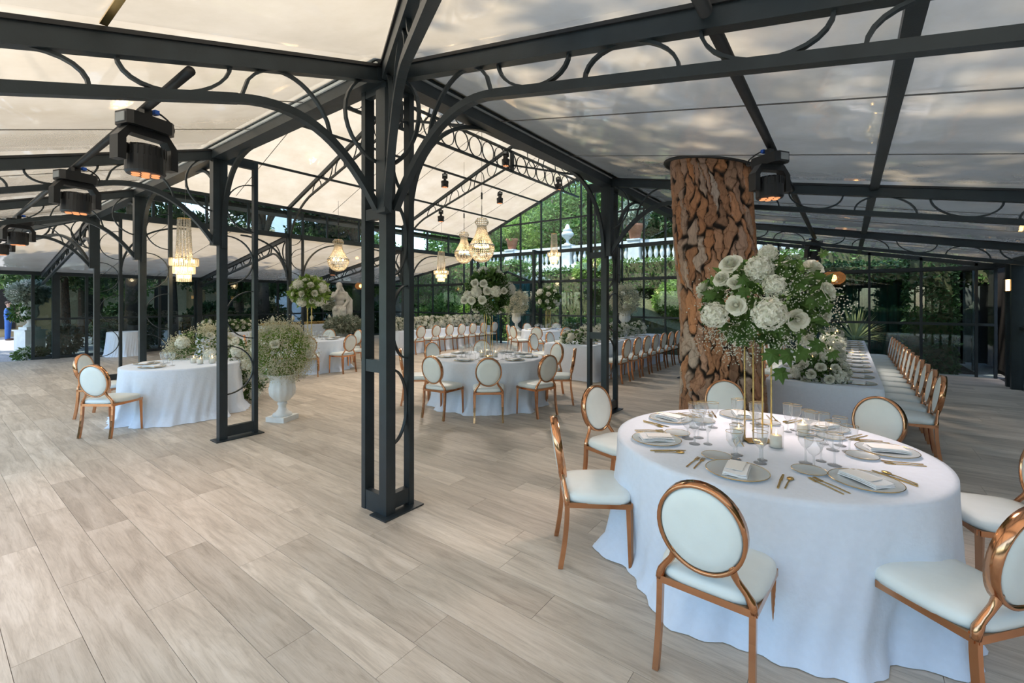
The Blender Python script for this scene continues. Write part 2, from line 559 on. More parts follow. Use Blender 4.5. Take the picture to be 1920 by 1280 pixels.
# ---- floor
fl = MB().box(((UA + UE) / 2, (VB + VC) / 2, -.06), (UE - UA + .3, VC - VB + .3, .09)).build('floor', 'slab')
tag(fl, 'greyish oak plank floor running through the whole pavilion', 'floor', kind='structure')
PW, PL, PT = .245, 1.42, .014
planks = []
iu0 = int(math.floor(UA / PW))
for i in range(iu0, int(UE / PW) + 1):
    offs = random.random() * PL
    u0 = i * PW + .01
    v = VB + offs - PL
    while v < VC:
        a, b = max(v, VB), min(v + PL, VC)
        if b - a > .02:
            planks.append((u0, a, b))
        v += PL
def fdist(p):
    du, dv = p[0] + PW / 2 - CAMP.x, (p[1] + p[2]) / 2 - CAMP.y
    dep = du * .8 + dv * .6; lat = du * .6 - dv * .8
    vis = dep > .4 and abs(lat) < dep * 1.2 + .4
    return math.hypot(du, dv) + (0 if vis else 1000)
planks.sort(key=fdist)
full = MB().box((0, 0, -PT / 2), (PW - .0022, PL - .0022, PT)).mesh('plank')
near_, far_ = [], []
for p in planks:
    (near_ if len(near_) < 290 and p[2] - p[1] > PL - .01 else far_).append(p)
for (u0, a, b) in near_:
    o = link('plank', full, 'plank', fl)
    o.location = (u0 + PW / 2, (a + b) / 2, 0)
V = []; F = []; T = []
for k, (u0, a, b) in enumerate(far_):
    x0, x1, y0, y1 = u0 + .0011, u0 + PW - .0011, a + .0011, b - .0011
    V += [(x0, y0, 0), (x1, y0, 0), (x1, y1, 0), (x0, y1, 0), (x0, y0, -PT), (x1, y0, -PT), (x1, y1, -PT), (x0, y1, -PT)]
    q = k * 8
    F += [(q, q + 1, q + 2, q + 3), (q, q + 4, q + 5, q + 1), (q + 1, q + 5, q + 6, q + 2), (q + 2, q + 6, q + 7, q + 3), (q + 3, q + 7, q + 4, q)]
    T += [random.random()] * 8
me = np_mesh('planks_beyond', np.array(V), np.array(F))
at_ = me.attributes.new('tone', 'FLOAT', 'POINT')
at_.data.foreach_set('value', T)
o = link('plank_field', me, 'plank_far', fl)
o['kind'] = 'stuff'
o['label'] = 'smaller oak planks further off'

# ---- ground outside
tag(MB().box((10, 10, -.16), (160, 160, .1)).build('ground', 'gravel'), 'pale grey gravel ground outside the pavilion', 'ground', kind='structure')

# ---- membrane roofs
def roof_grid(name, quad, parent, nu=18, nv=18, sag=.05, thick=False):
    q = [Vector(p) for p in quad]
    vs = []; fs = []
    for i in range(nu + 1):
        for j in range(nv + 1):
            s_, t_ = i / nu, j / nv
            p = q[0] * (1 - s_) * (1 - t_) + q[1] * s_ * (1 - t_) + q[2] * s_ * t_ + q[3] * (1 - s_) * t_
            p.z -= sag * math.sin(PI * s_) * math.sin(PI * t_) - .006 * math.sin(9 * p.x + 3 * p.y) * math.sin(PI * s_) * math.sin(PI * t_)
            vs.append(p)
    for i in range(nu):
        for j in range(nv):
            a = i * (nv + 1) + j
            fs.append((a, a + nv + 1, a + nv + 2, a + 1))
    o = MB().add(vs, fs).build(name, 'membrane', parent, True)
    return o
def ceil_root(name, label):
    return thing(name, label, 'ceiling', kind='structure')
H = .06
cH = ceil_root('ceiling', 'high pitched cream fabric ceiling over the central hall')
for a, b in zip(US[:-1], US[1:]):
    for v0, v1 in ((9.75, 4.8), (4.8, -.15)):
        roof_grid('roof_panel', [(a, v0, zH(v0) + H), (b if b < 12 else 12.25, v0, zH(v0) + H), (b if b < 12 else 12.25, v1, zH(v1) + H), (a, v1, zH(v1) + H)], cH, 10, 14, .04)
cA = ceil_root('ceiling_side_1', 'low sloping cream fabric ceiling carrying the row of stage lights')
hipA = lambda u: SA / SB * u
hipC = lambda u: 9.6 - u * SA / SC_
ys = [None, 0., 3.2, 6.4, 9.6, None]
bays = [((0, 0), (UA, hipA(UA)), (UA, 0), (0, 0))]
for a, b in zip(VS[:-1], VS[1:]):
    roof_grid('roof_panel', [(0, a, zA(0) + H), (UA, a, zA(UA) + H), (UA, b, zA(UA) + H), (0, b, zA(0) + H)], cA)
roof_grid('roof_panel', [(0, 0, zA(0) + H), (UA, hipA(UA), zA(UA) + H), (UA, 0, zA(UA) + H), (0, .001, zA(0) + H)], cA)
roof_grid('roof_panel', [(0, 9.6, zA(0) + H), (UA, 9.6, zA(UA) + H), (UA, hipC(UA), zA(UA) + H), (0, 9.601, zA(0) + H)], cA)
cB = ceil_root('ceiling_side_2', 'brownish glossy sloping fabric ceiling pierced by the pine trunk')
for a, b in zip(US[:-1], US[1:]):
    b2 = b if b < 12 else 12.25
    roof_grid('roof_panel', [(a, 0, zB(0) + H), (b2, 0, zB(0) + H), (b2, VB, zB(VB) + H), (a, VB, zB(VB) + H)], cB, 22, 22, .06)
roof_grid('roof_panel', [(0, 0, zB(0) + H), (.001, 0, zB(0) + H), (0, VB, zB(VB) + H), (UA, VB, zB(VB) + H)], cB)
cC = ceil_root('ceiling_side_3', 'low cream fabric ceiling sloping away below the clerestory windows')
for a, b in zip(US[:-1], US[1:]):
    b2 = b if b < 12 else 12.25
    roof_grid('roof_panel', [(a, 9.6, zC(9.6) + H), (b2, 9.6, zC(9.6) + H), (b2, VC, zC(VC) + H), (a, VC, zC(VC) + H)], cC)
roof_grid('roof_panel', [(0, 9.6, zC(9.6) + H), (.001, 9.6, zC(9.6) + H), (0, VC, zC(VC) + H), (UA, VC, zC(VC) + H)], cC)

# thin seam cables under the fabric
def cable(name, pts, r, label, mat='wire'):
    tag(MB().tube(pts, r, 6).build(name, mat), label, 'cable')
def seam(parent, a, b_):
    MB().bar(a, b_, .012, .006).build('seam', 'wire', parent)
for v in (1.07, 2.13, 4.27, 5.33, 7.47, 8.53):
    seam(cA, (-.1, v, zA(-.1) + .01), (UA, v, zA(UA) + .01))
for u in (1.33, 2.67, 5.33, 6.67, 9.33, 10.67):
    seam(cB, (u, -.1, zB(-.1) + .0), (u, VB, zB(VB) + .0))
    seam(cC, (u, 9.7, zC(9.7) + .0), (u, VC, zC(VC) + .0))
    seam(cH, (u, 9.5, zH(9.5) + .02), (u, 4.85, zH(4.85) + .02)); seam(cH, (u, .1, zH(.1) + .02), (u, 4.75, zH(4.75) + .02))

# ---- lattice columns
def semis(mb_list, axis, a, b, z0, h, n, pitch, first, fixed, bar=(.028, .012)):
    """alternating half rings between two uprights at a and b (axis 0 = along u, 1 = along v); fixed: the other coordinate"""
    for k in range(n):
        out = (k % 2 == 0) == first
        s0, s1 = (a, b) if out else (b, a)
        zc = z0 + k * pitch + h / 2
        pts = []
        for q in range(17):
            an = -PI / 2 + PI * q / 16
            t = s0 + (s1 - s0) * math.cos(an)
            z = zc + h / 2 * math.sin(an)
            pts.append((t, fixed, z) if axis == 0 else (fixed, t, z))
        side = (0, 1, 0) if axis == 0 else (1, 0, 0)
        mb_list.append(MB().sweep(pts, SQ(bar[0], bar[1]), side))
def column(u, v, label, top, wu=.45, vface=False, wv=.32, nsemi=5, du=1, dv=1, frame_top=True):
    t = thing('lattice_column', label, 'column', (u, v, 0), 0, 'steel lattice columns')
    du_ = du
    MB().box((.045 * du_, .045 * dv, top / 2), (.09, .09, top)).build('corner_post', 'steel', t)
    MB().box(((wu - .025) * du_, .045 * dv, top / 2), (.05, .07, top)).build('upright', 'steel', t)
    MB().box((wu / 2 * du_, .045 * dv, .006), (wu + .1, .2, .012)).build('base_plate', 'steel', t)
    MB().box(((.09 + wu - .05) / 2 * du_, .045 * dv, .10), (wu - .14, .06, .12)).build('bottom_rung', 'steel', t)
    MB().box(((.09 + wu - .05) / 2 * du_, .045 * dv, top - .06), (wu - .14, .06, .09)).build('top_rung', 'steel', t)
    ml = []
    h = .60
    n = int((top - .55) / .68)
    semis(ml, 0, .09 * du_, (wu - .05) * du_, .55, h, n, .68, True, .045 * dv)
    for m_ in ml: m_.build('half_ring', 'steel', t)
    if vface:
        MB().box((.045, wv - .02, top / 2), (.09, .05, top)).build('upright', 'steel', t)
        for (z0, z1) in ((0, .16), (1.13, 1.23), (2.36, 2.45), (3.36, 3.5)):
            MB().box((.03, (.09 + wv - .045) / 2, (z0 + z1) / 2), (.05, wv - .135, z1 - z0)).build('rung', 'steel', t)
    return t
def bolts(t, pts):
    for p in pts:
        MB().ell(p, (.013, .013, .013), 8, 5).build('bolt', 'chrome', t, True)
c0 = column(0, 0, 'tall dark steel lattice column at the hall corner, nearest the camera', 3.5, wu=.29, vface=True)
bolts(c0, [(-.004, .045, 3.32), (-.004, .045, 2.98), (-.004, .045, 2.55), (.045, -.004, 3.3), (.045, -.004, 2.95)])
MB().box((-.035, -.02, 2.86), (.07, .11, .95)).build('bracket_sleeve', 'steel', c0)
colpos = {(0, 0): c0}
cl = {
    (0, 3.2): 'dark steel ring column in front of the white urn of baby\'s breath',
    (0, 6.4): 'dark steel ring column behind the two-seat table',
    (0, 9.6): 'dark steel ring column at the far hall corner beside the cloth-covered side table',
    (4, 0): 'bluish steel lattice column with rings just before the pine trunk',
    (8, 0): 'dark steel lattice column halfway along the table beyond the pine trunk',
    (12, 0): 'dark steel lattice column standing against the glazed end wall near the trunk',
    (4, 9.6): 'dark steel column under the clerestory behind the tall bouquet near the statue',
    (8, 9.6): 'dark steel column under the clerestory behind the long flower-covered table',
    (12, 9.6): 'dark steel column where clerestory and glazed end wall meet',
    (12, 3.2): 'slim steel column on the glazed end wall beside the rattan table urn',
    (12, 6.4): 'slim steel column on the glazed end wall beside the teal curtain',
}
for (u, v), lab in cl.items():
    hi = v > 9 and u > 0
    top = zH(v) - .1 if hi else 3.5
    if u == 12 and 0 < v < 9: top = 3.62
    colpos[(u, v)] = column(u - (.45 if u == 12 else 0), v, lab, top, wu=.45, vface=(v == 0 and u == 4), dv=-1 if v > 9 else 1)

for (u, v), t in colpos.items():
    if u == 0 and v > 0: MB().box((-.035, .045 if v < 9 else -.045, 2.93), (.07, .11, 1.1)).build('bracket_sleeve', 'steel', t)
    if v == 0 and 0 < u < 12: MB().box((.045, -.035, 2.93), (.11, .07, 1.1)).build('bracket_sleeve', 'steel', t)
    if v > 9 and u < 12: MB().box((.045, .035, 2.93), (.11, .07, 1.1)).build('bracket_sleeve', 'steel', t)

# ---- eave gutters round the hall
def beam(name, label, a, b, wd, ht, mat='steel', cat='beam', extra=()):
    t = thing(name, label, cat, a)
    a = Vector(a); b = Vector(b)
    MB().bar((0, 0, 0), b - a, wd, ht).build('girder', mat, t)
    for (off, w2, h2, m2, nm) in extra:
        MB().bar(Vector(off), b - a + Vector(off), w2, h2).build(nm, m2, t)
    return t
beam('eave_gutter', 'broad dark gutter beam along the columns beside the cream side ceiling', (0, .0, 3.5), (0, 9.6, 3.5), .16, .16,
     extra=[((-.088, 0, .03), .016, .022, 'plaster', 'drip_edge'), ((0, 0, .09), .26, .03, 'steel', 'cover_plate')])
beam('eave_gutter', 'broad dark gutter beam running from the corner column past the pine trunk', (0, 0, 3.5), (12, 0, 3.5), .16, .16,
     extra=[((0, -.088, .03), .016, .016, 'sash', 'drip_edge'), ((0, 0, .09), .26, .03, 'steel', 'cover_plate')])
# ---- aisle rafters: trusses of two chords with half rings between them and a curved knee
def rafter(label, root, dirv, length, slope, drop=.235, knee=1.05, kz=2.42, nm='rafter_truss', arcs=True, z0=0.):
    t = thing(nm, label, 'roof truss', root, 0, 'curved rafter trusses')
    d = Vector((dirv[0], dirv[1], 0)).normalized()
    side = Vector((-d.y, d.x, 0))
    P = lambda s_, z: d * s_ + Vector((0, 0, z))
    top = lambda s_: -slope * s_ - .05
    MB().bar(P(.02, top(.02)), P(length, top(length)), .07, .10).build('top_chord', 'steel', t)
    MB().bar(P(.02, top(.02) + .062), P(length, top(length) + .062), .10, .022).build('clamp_strip', 'black', t)
    low = lambda s_: top(s_) - drop
    MB().bar(P(knee, low(knee)), P(length, low(length)), .055, .055).build('bottom_chord', 'steel', t)
    kk = kz - root[2]
    pts = bez(P(knee, low(knee)), P(knee - .42, low(knee - .42)), P(.32, kk + .42), P(.05, kk), 16)
    kn = list(pts)
    MB().sweep(pts, SQ(.055, .05), side).build('knee_brace', 'steel', t)
    # half rings
    s_ = knee + .02; k = 1
    pitch = .62
    ml = []
    while s_ + .5 < length:
        pts = []
        c = s_ + .28
        for q in range(15):
            an = PI * q / 14
            x = c - .26 * math.cos(an)
            hgt = (drop - .06) * math.sin(an)
            z = (low(x) + .02 + hgt) if k % 2 == 0 else (top(x) - .04 - hgt)
            pts.append(P(x, z))
        ml.append(MB().sweep(pts, SQ(.03, .016), side))
        s_ += pitch; k += 1
    # ring standing on the knee, and the scroll between gutter and column
    A_ = P(knee - .02, low(knee) + .02); B_ = Vector(kn[9]); 
    pts = []
    for q in range(17):
        f_ = q / 16
        m_ = A_.lerp(B_, f_)
        x_ = m_.dot(d)
        hh = (top(knee - .25) - .045) - A_.lerp(B_, .45).z
        pts.append(m_ + Vector((0, 0, hh * (4 * f_ * (1 - f_)) ** .6)))
    ml.append(MB().sweep(pts, SQ(.03, .016), side))
    pts = []
    for q in range(17):
        an = PI / 2 + PI * q / 16
        pts.append(P(-.01 - .34 * math.cos(an), -.42 + .33 * math.sin(an)))
    ml.append(MB().sweep(pts, SQ(.03, .016), side))
    for m_ in ml: m_.build('half_ring', 'steel', t)
    return t
LA = -UA
rafter('rafter truss under the cream ceiling from the nearest corner column', (0, .045, ZE), (-1, 0), LA, SA)
rafter('rafter truss under the cream ceiling from the column by the urn', (0, 3.245, ZE), (-1, 0), LA, SA)
rafter('rafter truss under the cream ceiling above the two-seat table', (0, 6.445, ZE), (-1, 0), LA, SA)
rafter('farthest rafter truss under the cream ceiling', (0, 9.6, ZE), (-1, 0), LA, SA)
LB = -VB
rafter('rafter truss under the glossy ceiling from the nearest corner column', (.045, 0, ZE), (0, -1), LB, SB)
rafter('rafter truss under the glossy ceiling just before the pine trunk', (4.045, 0, ZE), (0, -1), LB, SB)
rafter('rafter truss under the glossy ceiling just behind the pine trunk', (8.045, 0, ZE), (0, -1), LB, SB)
LC = VC - 9.6
for u, lab in zip(US[:3], ('beside the side table', 'behind the tall bouquet', 'over the statue')):
    rafter('rafter truss under the far low ceiling ' + lab, (u + .045, 9.6, ZE), (0, 1), LC, SC_, nm='rafter_truss')
hl = math.hypot(UA, VB)
rafter('hip rafter rising over the camera from the nearest corner column', (0, 0, ZE), (UA, VB), hl - .25, (ZE - zA(UA)) / hl, knee=1.1, kz=2.4)
rafter('hip rafter at the far end of the cream side ceiling', (0, 9.6, ZE), (UA, VC - 9.6), math.hypot(UA, VC - 9.6) - .25, (ZE - zA(UA)) / math.hypot(UA, VC - 9.6))
# curved braces under the gutters
def brace(parent, a, d, r, z0=2.35, z1=3.44):
    d = Vector((d[0], d[1], 0))
    A = Vector((a[0], a[1], z0)) - parent.location
    B = Vector((a[0], a[1], 0)) + d * r + Vector((0, 0, z1)) - parent.location
    pts = bez(A, A + Vector((0, 0, .62)), B - d * .75, B, 16)
    side = Vector((-d.y, d.x, 0))
    MB().sweep(pts, SQ(.05, .035), side).build('arch_brace', 'steel', parent)
for (u, v), t in colpos.items():
    wu = .29 if (u, v) == (0, 0) else .45
    if v == 0 and u < 12:
        brace(t, (u + wu - .02, .045), (1, 0), 1.15)
    if v == 0 and 0 < u < 12:
        brace(t, (u - .0, .045), (-1, 0), 1.15)
    if u == 0 and 0 < v < 9:
        brace(t, (.045, v + .05), (0, 1), .9); brace(t, (.045, v), (0, -1), .9)
    if v > 9 and u < 12:
        brace(t, (u + wu - .02, 9.56), (1, 0), 1.2, 2.3, 3.4)
        if u > 0: brace(t, (u, 9.56), (-1, 0), 1.2, 2.3, 3.4)
# ---- hall trusses
def hall_truss(u, label):
    t = thing('hall_truss', label, 'roof truss', (u + .045, 0, 0), 0, 'pitched hall trusses')
    for s_, nm in ((1, 9.6), (-1, 0.)):
        f = lambda v: zH(v) - .02
        v0 = nm; v1 = 4.8
        MB().bar((0, v0, f(v0)), (0, v1, f(v1)), .06, .09).build('top_chord', 'steel', t)
        g = lambda v: zH(v) - .27
        ve = v0 - s_ * 1.15
        MB().bar((0, ve, g(ve)), (0, v1, g(v1) - .28), .045, .045).build('bottom_chord', 'steel', t)
        pts = bez((0, ve, g(ve)), (0, ve + s_ * .5, g(ve + s_ * .5)), (0, v0 - s_ * .15, 3.9), (0, v0 - s_ * .06, 3.3), 12)
        MB().sweep(pts, SQ(.045, .04), (1, 0, 0)).build('knee_brace', 'steel', t)
        x = 1.25; k = 0
        while x < 4.3:
            v = v0 - s_ * x
            lowz = lambda vv: g(vv) - .28 * max(0, (abs(vv - ve)) / (abs(v1 - ve)))
            pts = []
            for q in range(11):
                an = PI * q / 10
                vv = v - s_ * (.22 - .20 * math.cos(an))
                gap = f(vv) - lowz(vv) - .06
                z = lowz(vv) + .02 + gap * math.sin(an) if k % 2 == 0 else f(vv) - .04 - gap * math.sin(an)
                pts.append((0, vv, z))
            MB().sweep(pts, SQ(.022, .014), (1, 0, 0)).build('half_ring', 'steel', t)
            x += .52; k += 1
    return t
hall_truss(0, 'pitched hall truss above the nearest row of columns')
hall_truss(4, 'pitched hall truss rising from the column behind the tall bouquet')
hall_truss(8, 'pitched hall truss above the crystal chandeliers')
# ridge girder with full rings
rg = thing('ridge_girder', 'ridge girder of two dark chords filled with a row of rings', 'roof truss', (0, 4.8, 0))
MB().bar((0, 0, 5.98), (12, 0, 5.98), .05, .06).build('top_chord', 'steel', rg)
MB().bar((0, 0, 5.42), (12, 0, 5.42), .05, .06).build('bottom_chord', 'steel', rg)
ringm = MB().sweep([(.235 * math.cos(2 * PI * q / 24), 0, .25 * math.sin(2 * PI * q / 24)) for q in range(24)], SQ(.03, .014), (0, 1, 0), True).mesh('ring')
for k in range(23):
    o = link('ring', ringm, 'steel', rg); o.location = (.35 + k * .51, 0, 5.70)
for u in (4, 8):
    MB().box((u + .045, 0, 5.7), (.09, .09, .6)).build('king_post', 'steel', rg)
# purlins of the hall roof
for v, lab in ((7.9, 'lower purlin'), (6.4, 'upper purlin')):
    tag(MB().bar((0, v, zH(v) - .10), (12, v, zH(v) - .10), .045, .05).build('purlin', 'steel'), 'slim dark %s along the hall roof on the clerestory side' % lab, 'purlin', 'hall purlins')
for v, lab in ((1.7, 'lower purlin'), (3.2, 'upper purlin')):
    tag(MB().bar((0, v, zH(v) - .10), (12, v, zH(v) - .10), .045, .05).build('purlin', 'steel'), 'slim dark %s along the hall roof on the pine trunk side' % lab, 'purlin', 'hall purlins')
tag(MB().bar((0, -3.12, zB(-3.12) - .01), (12, -3.12, zB(-3.12) - .01), .075, .05).build('purlin', 'steel'), 'flat dark purlin under the glossy brown ceiling', 'purlin')
tag(MB().bar((-1.67, -.02, zA(-1.67) + .025), (-1.67, -2.6, zA(-1.67) + .025), .03, .01).build('roof_strap', 'gold'), 'yellowish strap on the cream ceiling above the corner', 'strap')

# ---- glazing helper: mullions, rails and panes as parts of a wall
def glazed(name, label, org, du, segs, rails, ztop, mat='glass', mw=.05, md=.06, zb=0., base=True):
    """segs: positions along du; rails: heights; ztop(s): upper outline"""
    t = thing(name, label, 'wall', org, 0, None, 'structure')
    d = Vector((du[0], du[1], 0)); nrm = Vector((-d.y, d.x, 0))
    rz = math.atan2(d.y, d.x)
    for s_ in segs:
        MB().box(d * s_ + Vector((0, 0, (zb + ztop(s_)) / 2)), (mw, md, ztop(s_) - zb), rz).build('mullion', 'steel', t)
    s0, s1 = segs[0], segs[-1]
    for z in rails:
        # rail only where the outline is above it
        run = [s_ for s_ in np.linspace(s0, s1, 240) if ztop(s_) >= z - .01]
        if len(run) > 1:
            MB().bar(d * run[0] + Vector((0, 0, z)), d * run[-1] + Vector((0, 0, z)), .055, .06).build('rail', 'steel', t)
    zs = [zb] + list(rails)
    for a, b in zip(segs[:-1], segs[1:]):
        for i, z0 in enumerate(zs):
            z1 = zs[i + 1] if i + 1 < len(zs) else 99
            ta, tb = min(z1, ztop(a)), min(z1, ztop(b))
            if ta - z0 < .02 and tb - z0 < .02: continue
            ta, tb = max(ta, z0), max(tb, z0)
            q = [d * a + Vector((0, 0, z0)), d * b + Vector((0, 0, z0)), d * b + Vector((0, 0, tb)), d * a + Vector((0, 0, ta))]
            vs = [p + nrm * .003 for p in q] + [p - nrm * .003 for p in q]
            MB().add(vs, [(0, 1, 2, 3), (7, 6, 5, 4), (0, 4, 5, 1), (1, 5, 6, 2), (2, 6, 7, 3), (3, 7, 4, 0)]).build('pane', mat, t)
    return t
# end wall (u = UE), s runs along +v from VB
def ztop_end(s_):
    v = VB + s_
    if v < 0: return zB(v) + .02
    if v > 9.6: return zC(v) + .02
    return zH(v) + .02
vm = [-5.5, -5.2, -4.28, -3.32, -2.3, -1.36, -.4, 0.0, .9, 1.75, 2.45, 3.2, 4.2, 4.75, 5.6, 6.45, 7.42, 8.4, 9.2, 9.6, 10.45, 11.4, 12.4, 13.4, 14.5, 15.4, 16.1]
ew = glazed('wall_end', 'gabled end wall of large clear panes in dark steel bars', (UE, VB, 0), (0, 1), [v - VB for v in vm], [1.18, 2.43, 3.58, 4.74], ztop_end)
MB().bar((0, -VB, zH(0) + .0), (0, 4.8 - VB, ZR), .06, .09).build('gable_rafter', 'steel', ew)
MB().bar((0, 9.6 - VB, zH(9.6)), (0, 4.8 - VB, ZR), .06, .09).build('gable_rafter', 'steel', ew)
MB().bar((-.02, -VB, 3.56), (-.02, 9.6 - VB, 3.56), .1, .12).build('transom', 'steel', ew)
MB().bar((-.02, 0, 2.46), (-.02, VC - VB, 2.46), .07, .08).build('transom', 'steel', ew)
MB().bar((0, 0, zB(VB)), (0, -VB, zB(0)), .06, .09).build('edge_beam', 'steel', ew)
MB().bar((0, 9.6 - VB, zC(9.6)), (0, VC - VB, zC(VC)), .06, .09).build('edge_beam', 'steel', ew)
# clerestory over the far aisle
cs = glazed('wall_clerestory', 'narrow clerestory strip of panes above the far low ceiling', (0, 9.6, 0), (1, 0), [0.1, 1.0, 2.05, 3.0, 4.05, 5.2, 6.3, 7.2, 8.05, 9.2, 10.3, 11.2, 12.05], [], lambda s_: ZHE - .03, mw=.05, zb=3.6)
MB().bar((0, 0, ZHE - .02), (12.1, 0, ZHE - .02), .08, .07).build('head_rail', 'steel', cs)
MB().bar((0, 0, 3.53), (12.1, 0, 3.53), .12, .12).build('sill_rail', 'steel', cs)
MB().bar((0, .35, ZHE - .14), (12.3, .35, ZHE - .14), .5, .1).build('eave_soffit', 'dark_timber', cs)
cs2 = glazed('wall_clerestory_2', 'clerestory strip above the gutter on the pine trunk side', (0, 0, 0), (1, 0), [0.1, 2, 4.05, 6, 8.05, 10, 12.05], [], lambda s_: ZHE - .03, mw=.05, zb=3.62)
MB().bar((0, 0, ZHE - .02), (12.1, 0, ZHE - .02), .08, .07).build('head_rail', 'steel', cs2)
# unseen gable over the nearest columns, closed with fabric to stop the sun
cs3 = thing('wall_gable', 'unseen cream fabric gable above the nearest row of columns, closed against the sun', 'wall', (0, 0, 0), 0, None, 'structure')
MB().add([(0, 0, 3.6), (0, 9.6, 3.6), (0, 9.6, zH(9.6)), (0, 4.8, ZR), (0, 0, zH(0)), (-.01, 0, 3.6), (-.01, 9.6, 3.6), (-.01, 9.6, zH(9.6)), (-.01, 4.8, ZR), (-.01, 0, zH(0))],
         [(0, 1, 2, 3, 4), (9, 8, 7, 6, 5), (0, 5, 6, 1), (1, 6, 7, 2), (2, 7, 8, 3), (3, 8, 9, 4), (4, 9, 5, 0)]).build('gable_sun_block', 'membrane', cs3)
# far side wall (v = VC): doors standing open near the gravel
wc = glazed('wall_far', 'long wall of dark glass doors facing the shaded garden', (-.15, VC, 0), (1, 0),
            [0., .42, 1.15, 2.0, 3.0, 4.05, 5.0, 6.0, 7.0, 8.05, 9.0, 10., 11., 12.2], [1.18], lambda s_: 2.5, 'glass_dark', mw=.07, md=.07)
MB().bar((-3.3, 0, 2.58), (12.3, 0, 2.58), .14, .22).build('head_beam', 'steel', wc)
MB().bar((.0, 0, .04), (12.3, 0, .04), .08, .08).build('sill_rail', 'steel', wc)
for s_ in (.46, 4.15, 8.15):
    MB().box((s_, -.08, 1.25), (.16, .16, 2.5)).build('door_post', 'steel', wc)
MB().box((-3.2, 0, 1.25), (.16, .16, 2.5)).build('door_post', 'steel', wc)
# wall behind the right long table (v = VB)
wb_ = glazed('wall_side', 'dark glazed side wall beyond the row of chairs', (.5, VB, 0), (1, 0), [0, 1.9, 3.8, 5.7, 7.6, 9.5, 10.05, 10.4], [1.18], lambda s_: 2.46, 'glass', mw=.07)
MB().bar((-3.9, 0, 2.52), (11.7, 0, 2.52), .14, .16).build('head_beam', 'steel', wb_)
for s_ in (10.05, 10.4):
    MB().box((s_, .05, 1.25), (.1, .16, 2.5)).build('door_post', 'steel', wb_)
wa = glazed('wall_near', 'glazed side wall beside the cream ceiling', (UA, VB, 0), (0, 1), [0, 2.2, 4.4, 6.6, 8.8, 11, 13.2, 15.4, 17.6, 19.8, 21.6], [], lambda s_: 2.42, 'glass', mw=.07)
MB().bar((0, 0, 2.48), (0, 21.6, 2.48), .14, .16).build('head_beam', 'steel', wa)
# ================================================================ CHAIRS
def make_chair():
    t = thing('banquet_chair', 'x', 'chair')
    # chair faces +Y, origin on the floor under the seat centre
    vs = []; fs = []
    n = 40
    rings = [(1.0, -.034), (1.02, -.012), (1.0, .010), (.93, .024), (.70, .033), (.35, .038), (.0, .04)]
    def outline(a):
        c, s_ = math.cos(a), math.sin(a)
        e = .42
        x = abs(c) ** e * (1 if c > 0 else -1); y = abs(s_) ** e * (1 if s_ > 0 else -1)
        wx = .225 + .012 * y - .012 * (y < 0) * y * y
        return x * wx, y * .215
    for k, z in rings:
        for q in range(n):
            x, y = outline(2 * PI * q / n)
            vs.append((x * k, y * k, .455 + z))
    for i in range(len(rings) - 1):
        for q in range(n):
            e = (q + 1) % n
            fs.append((i * n + q, i * n + e, (i + 1) * n + e, (i + 1) * n + q))
    fs.append(tuple(range(n - 1, -1, -1)))
    MB().add(vs, fs).build('seat', 'leather', t, True)
    fr = MB()
    for a, b in (((-.215, .2), (.215, .2)), ((-.2, -.205), (.2, -.205)), ((-.2, -.205), (-.218, .2)), ((.2, -.205), (.218, .2))):
        fr.bar((a[0], a[1], .408), (b[0], b[1], .408), .025, .032)
    fr.build('seat_frame', 'rose_gold', t)
    for sx in (-1, 1):
        MB().bar((sx * .205, .192, .42), (sx * .213, .2, 0), .034, .034, taper=.62).build('leg', 'rose_gold', t)
        pts = bez((sx * .195, -.2, .43), (sx * .195, -.2, .28), (sx * .195, -.215, .15), (sx * .2, -.245, 0), 6)
        MB().sweep(pts, SQ(.026, .03), (1, 0, 0)).build('leg', 'rose_gold', t)
        pts = bez((sx * .198, -.2, .405), (sx * .19, -.205, .50), (sx * .118, -.215, .50), (sx * .118, -.232, .605), 10)
        sup = MB()
        sup.tube(pts, [.019] * 3 + [.015] * 5 + [.017] * 3, 8)
        sup.build('back_support', 'rose_gold', t, True)
    # oval back, leaning
    m_ = Matrix.Translation((0, -.245, .715)) @ Matrix.Rotation(math.radians(9), 4, 'X')
    A, B = .178, .2
    pts = [m_ @ Vector((A * math.cos(2 * PI * q / 40), 0, B * math.sin(2 * PI * q / 40))) for q in range(40)]
    side = (m_.to_3x3() @ Vector((0, 1, 0)))
    MB().sweep(pts, [(-.024, -.007), (.024, -.007), (.026, .0), (.024, .008), (-.024, .008), (-.026, 0)], side, True).build('back_frame', 'rose_gold', t, True)
    vs = []; fs = []
    n = 36
    prof = [(.965, -.012), (.9, -.024), (.6, -.029), (0, -.031)]
    lay = [(k, y) for k, y in reversed(prof)] + [(k, -y) for k, y in prof]
    for k, y in lay:
        for q in range(n):
            a = 2 * PI * q / n
            vs.append(m_ @ Vector((A * k * math.cos(a), y, B * k * math.sin(a))))
    for i in range(len(lay) - 1):
        for q in range(n):
            e = (q + 1) % n
            fs.append((i * n + q, (i + 1) * n + q, (i + 1) * n + e, i * n + e))
    MB().add(vs, fs).build('backrest', 'leather', t, True)
    return t
CH0 = make_chair()
CH_USED = [False]
def chair(u, v, face, label, group):
    """face: heading of the sitter, radians"""
    rz = face - PI / 2
    if not CH_USED[0]:
        CH_USED[0] = True
        CH0.location = (u, v, 0); CH0.rotation_euler = (0, 0, rz)
        tag(CH0, label, 'chair', group)
        return CH0
    return copy_tree(CH0, (u, v, 0), rz, label=label, group=group)
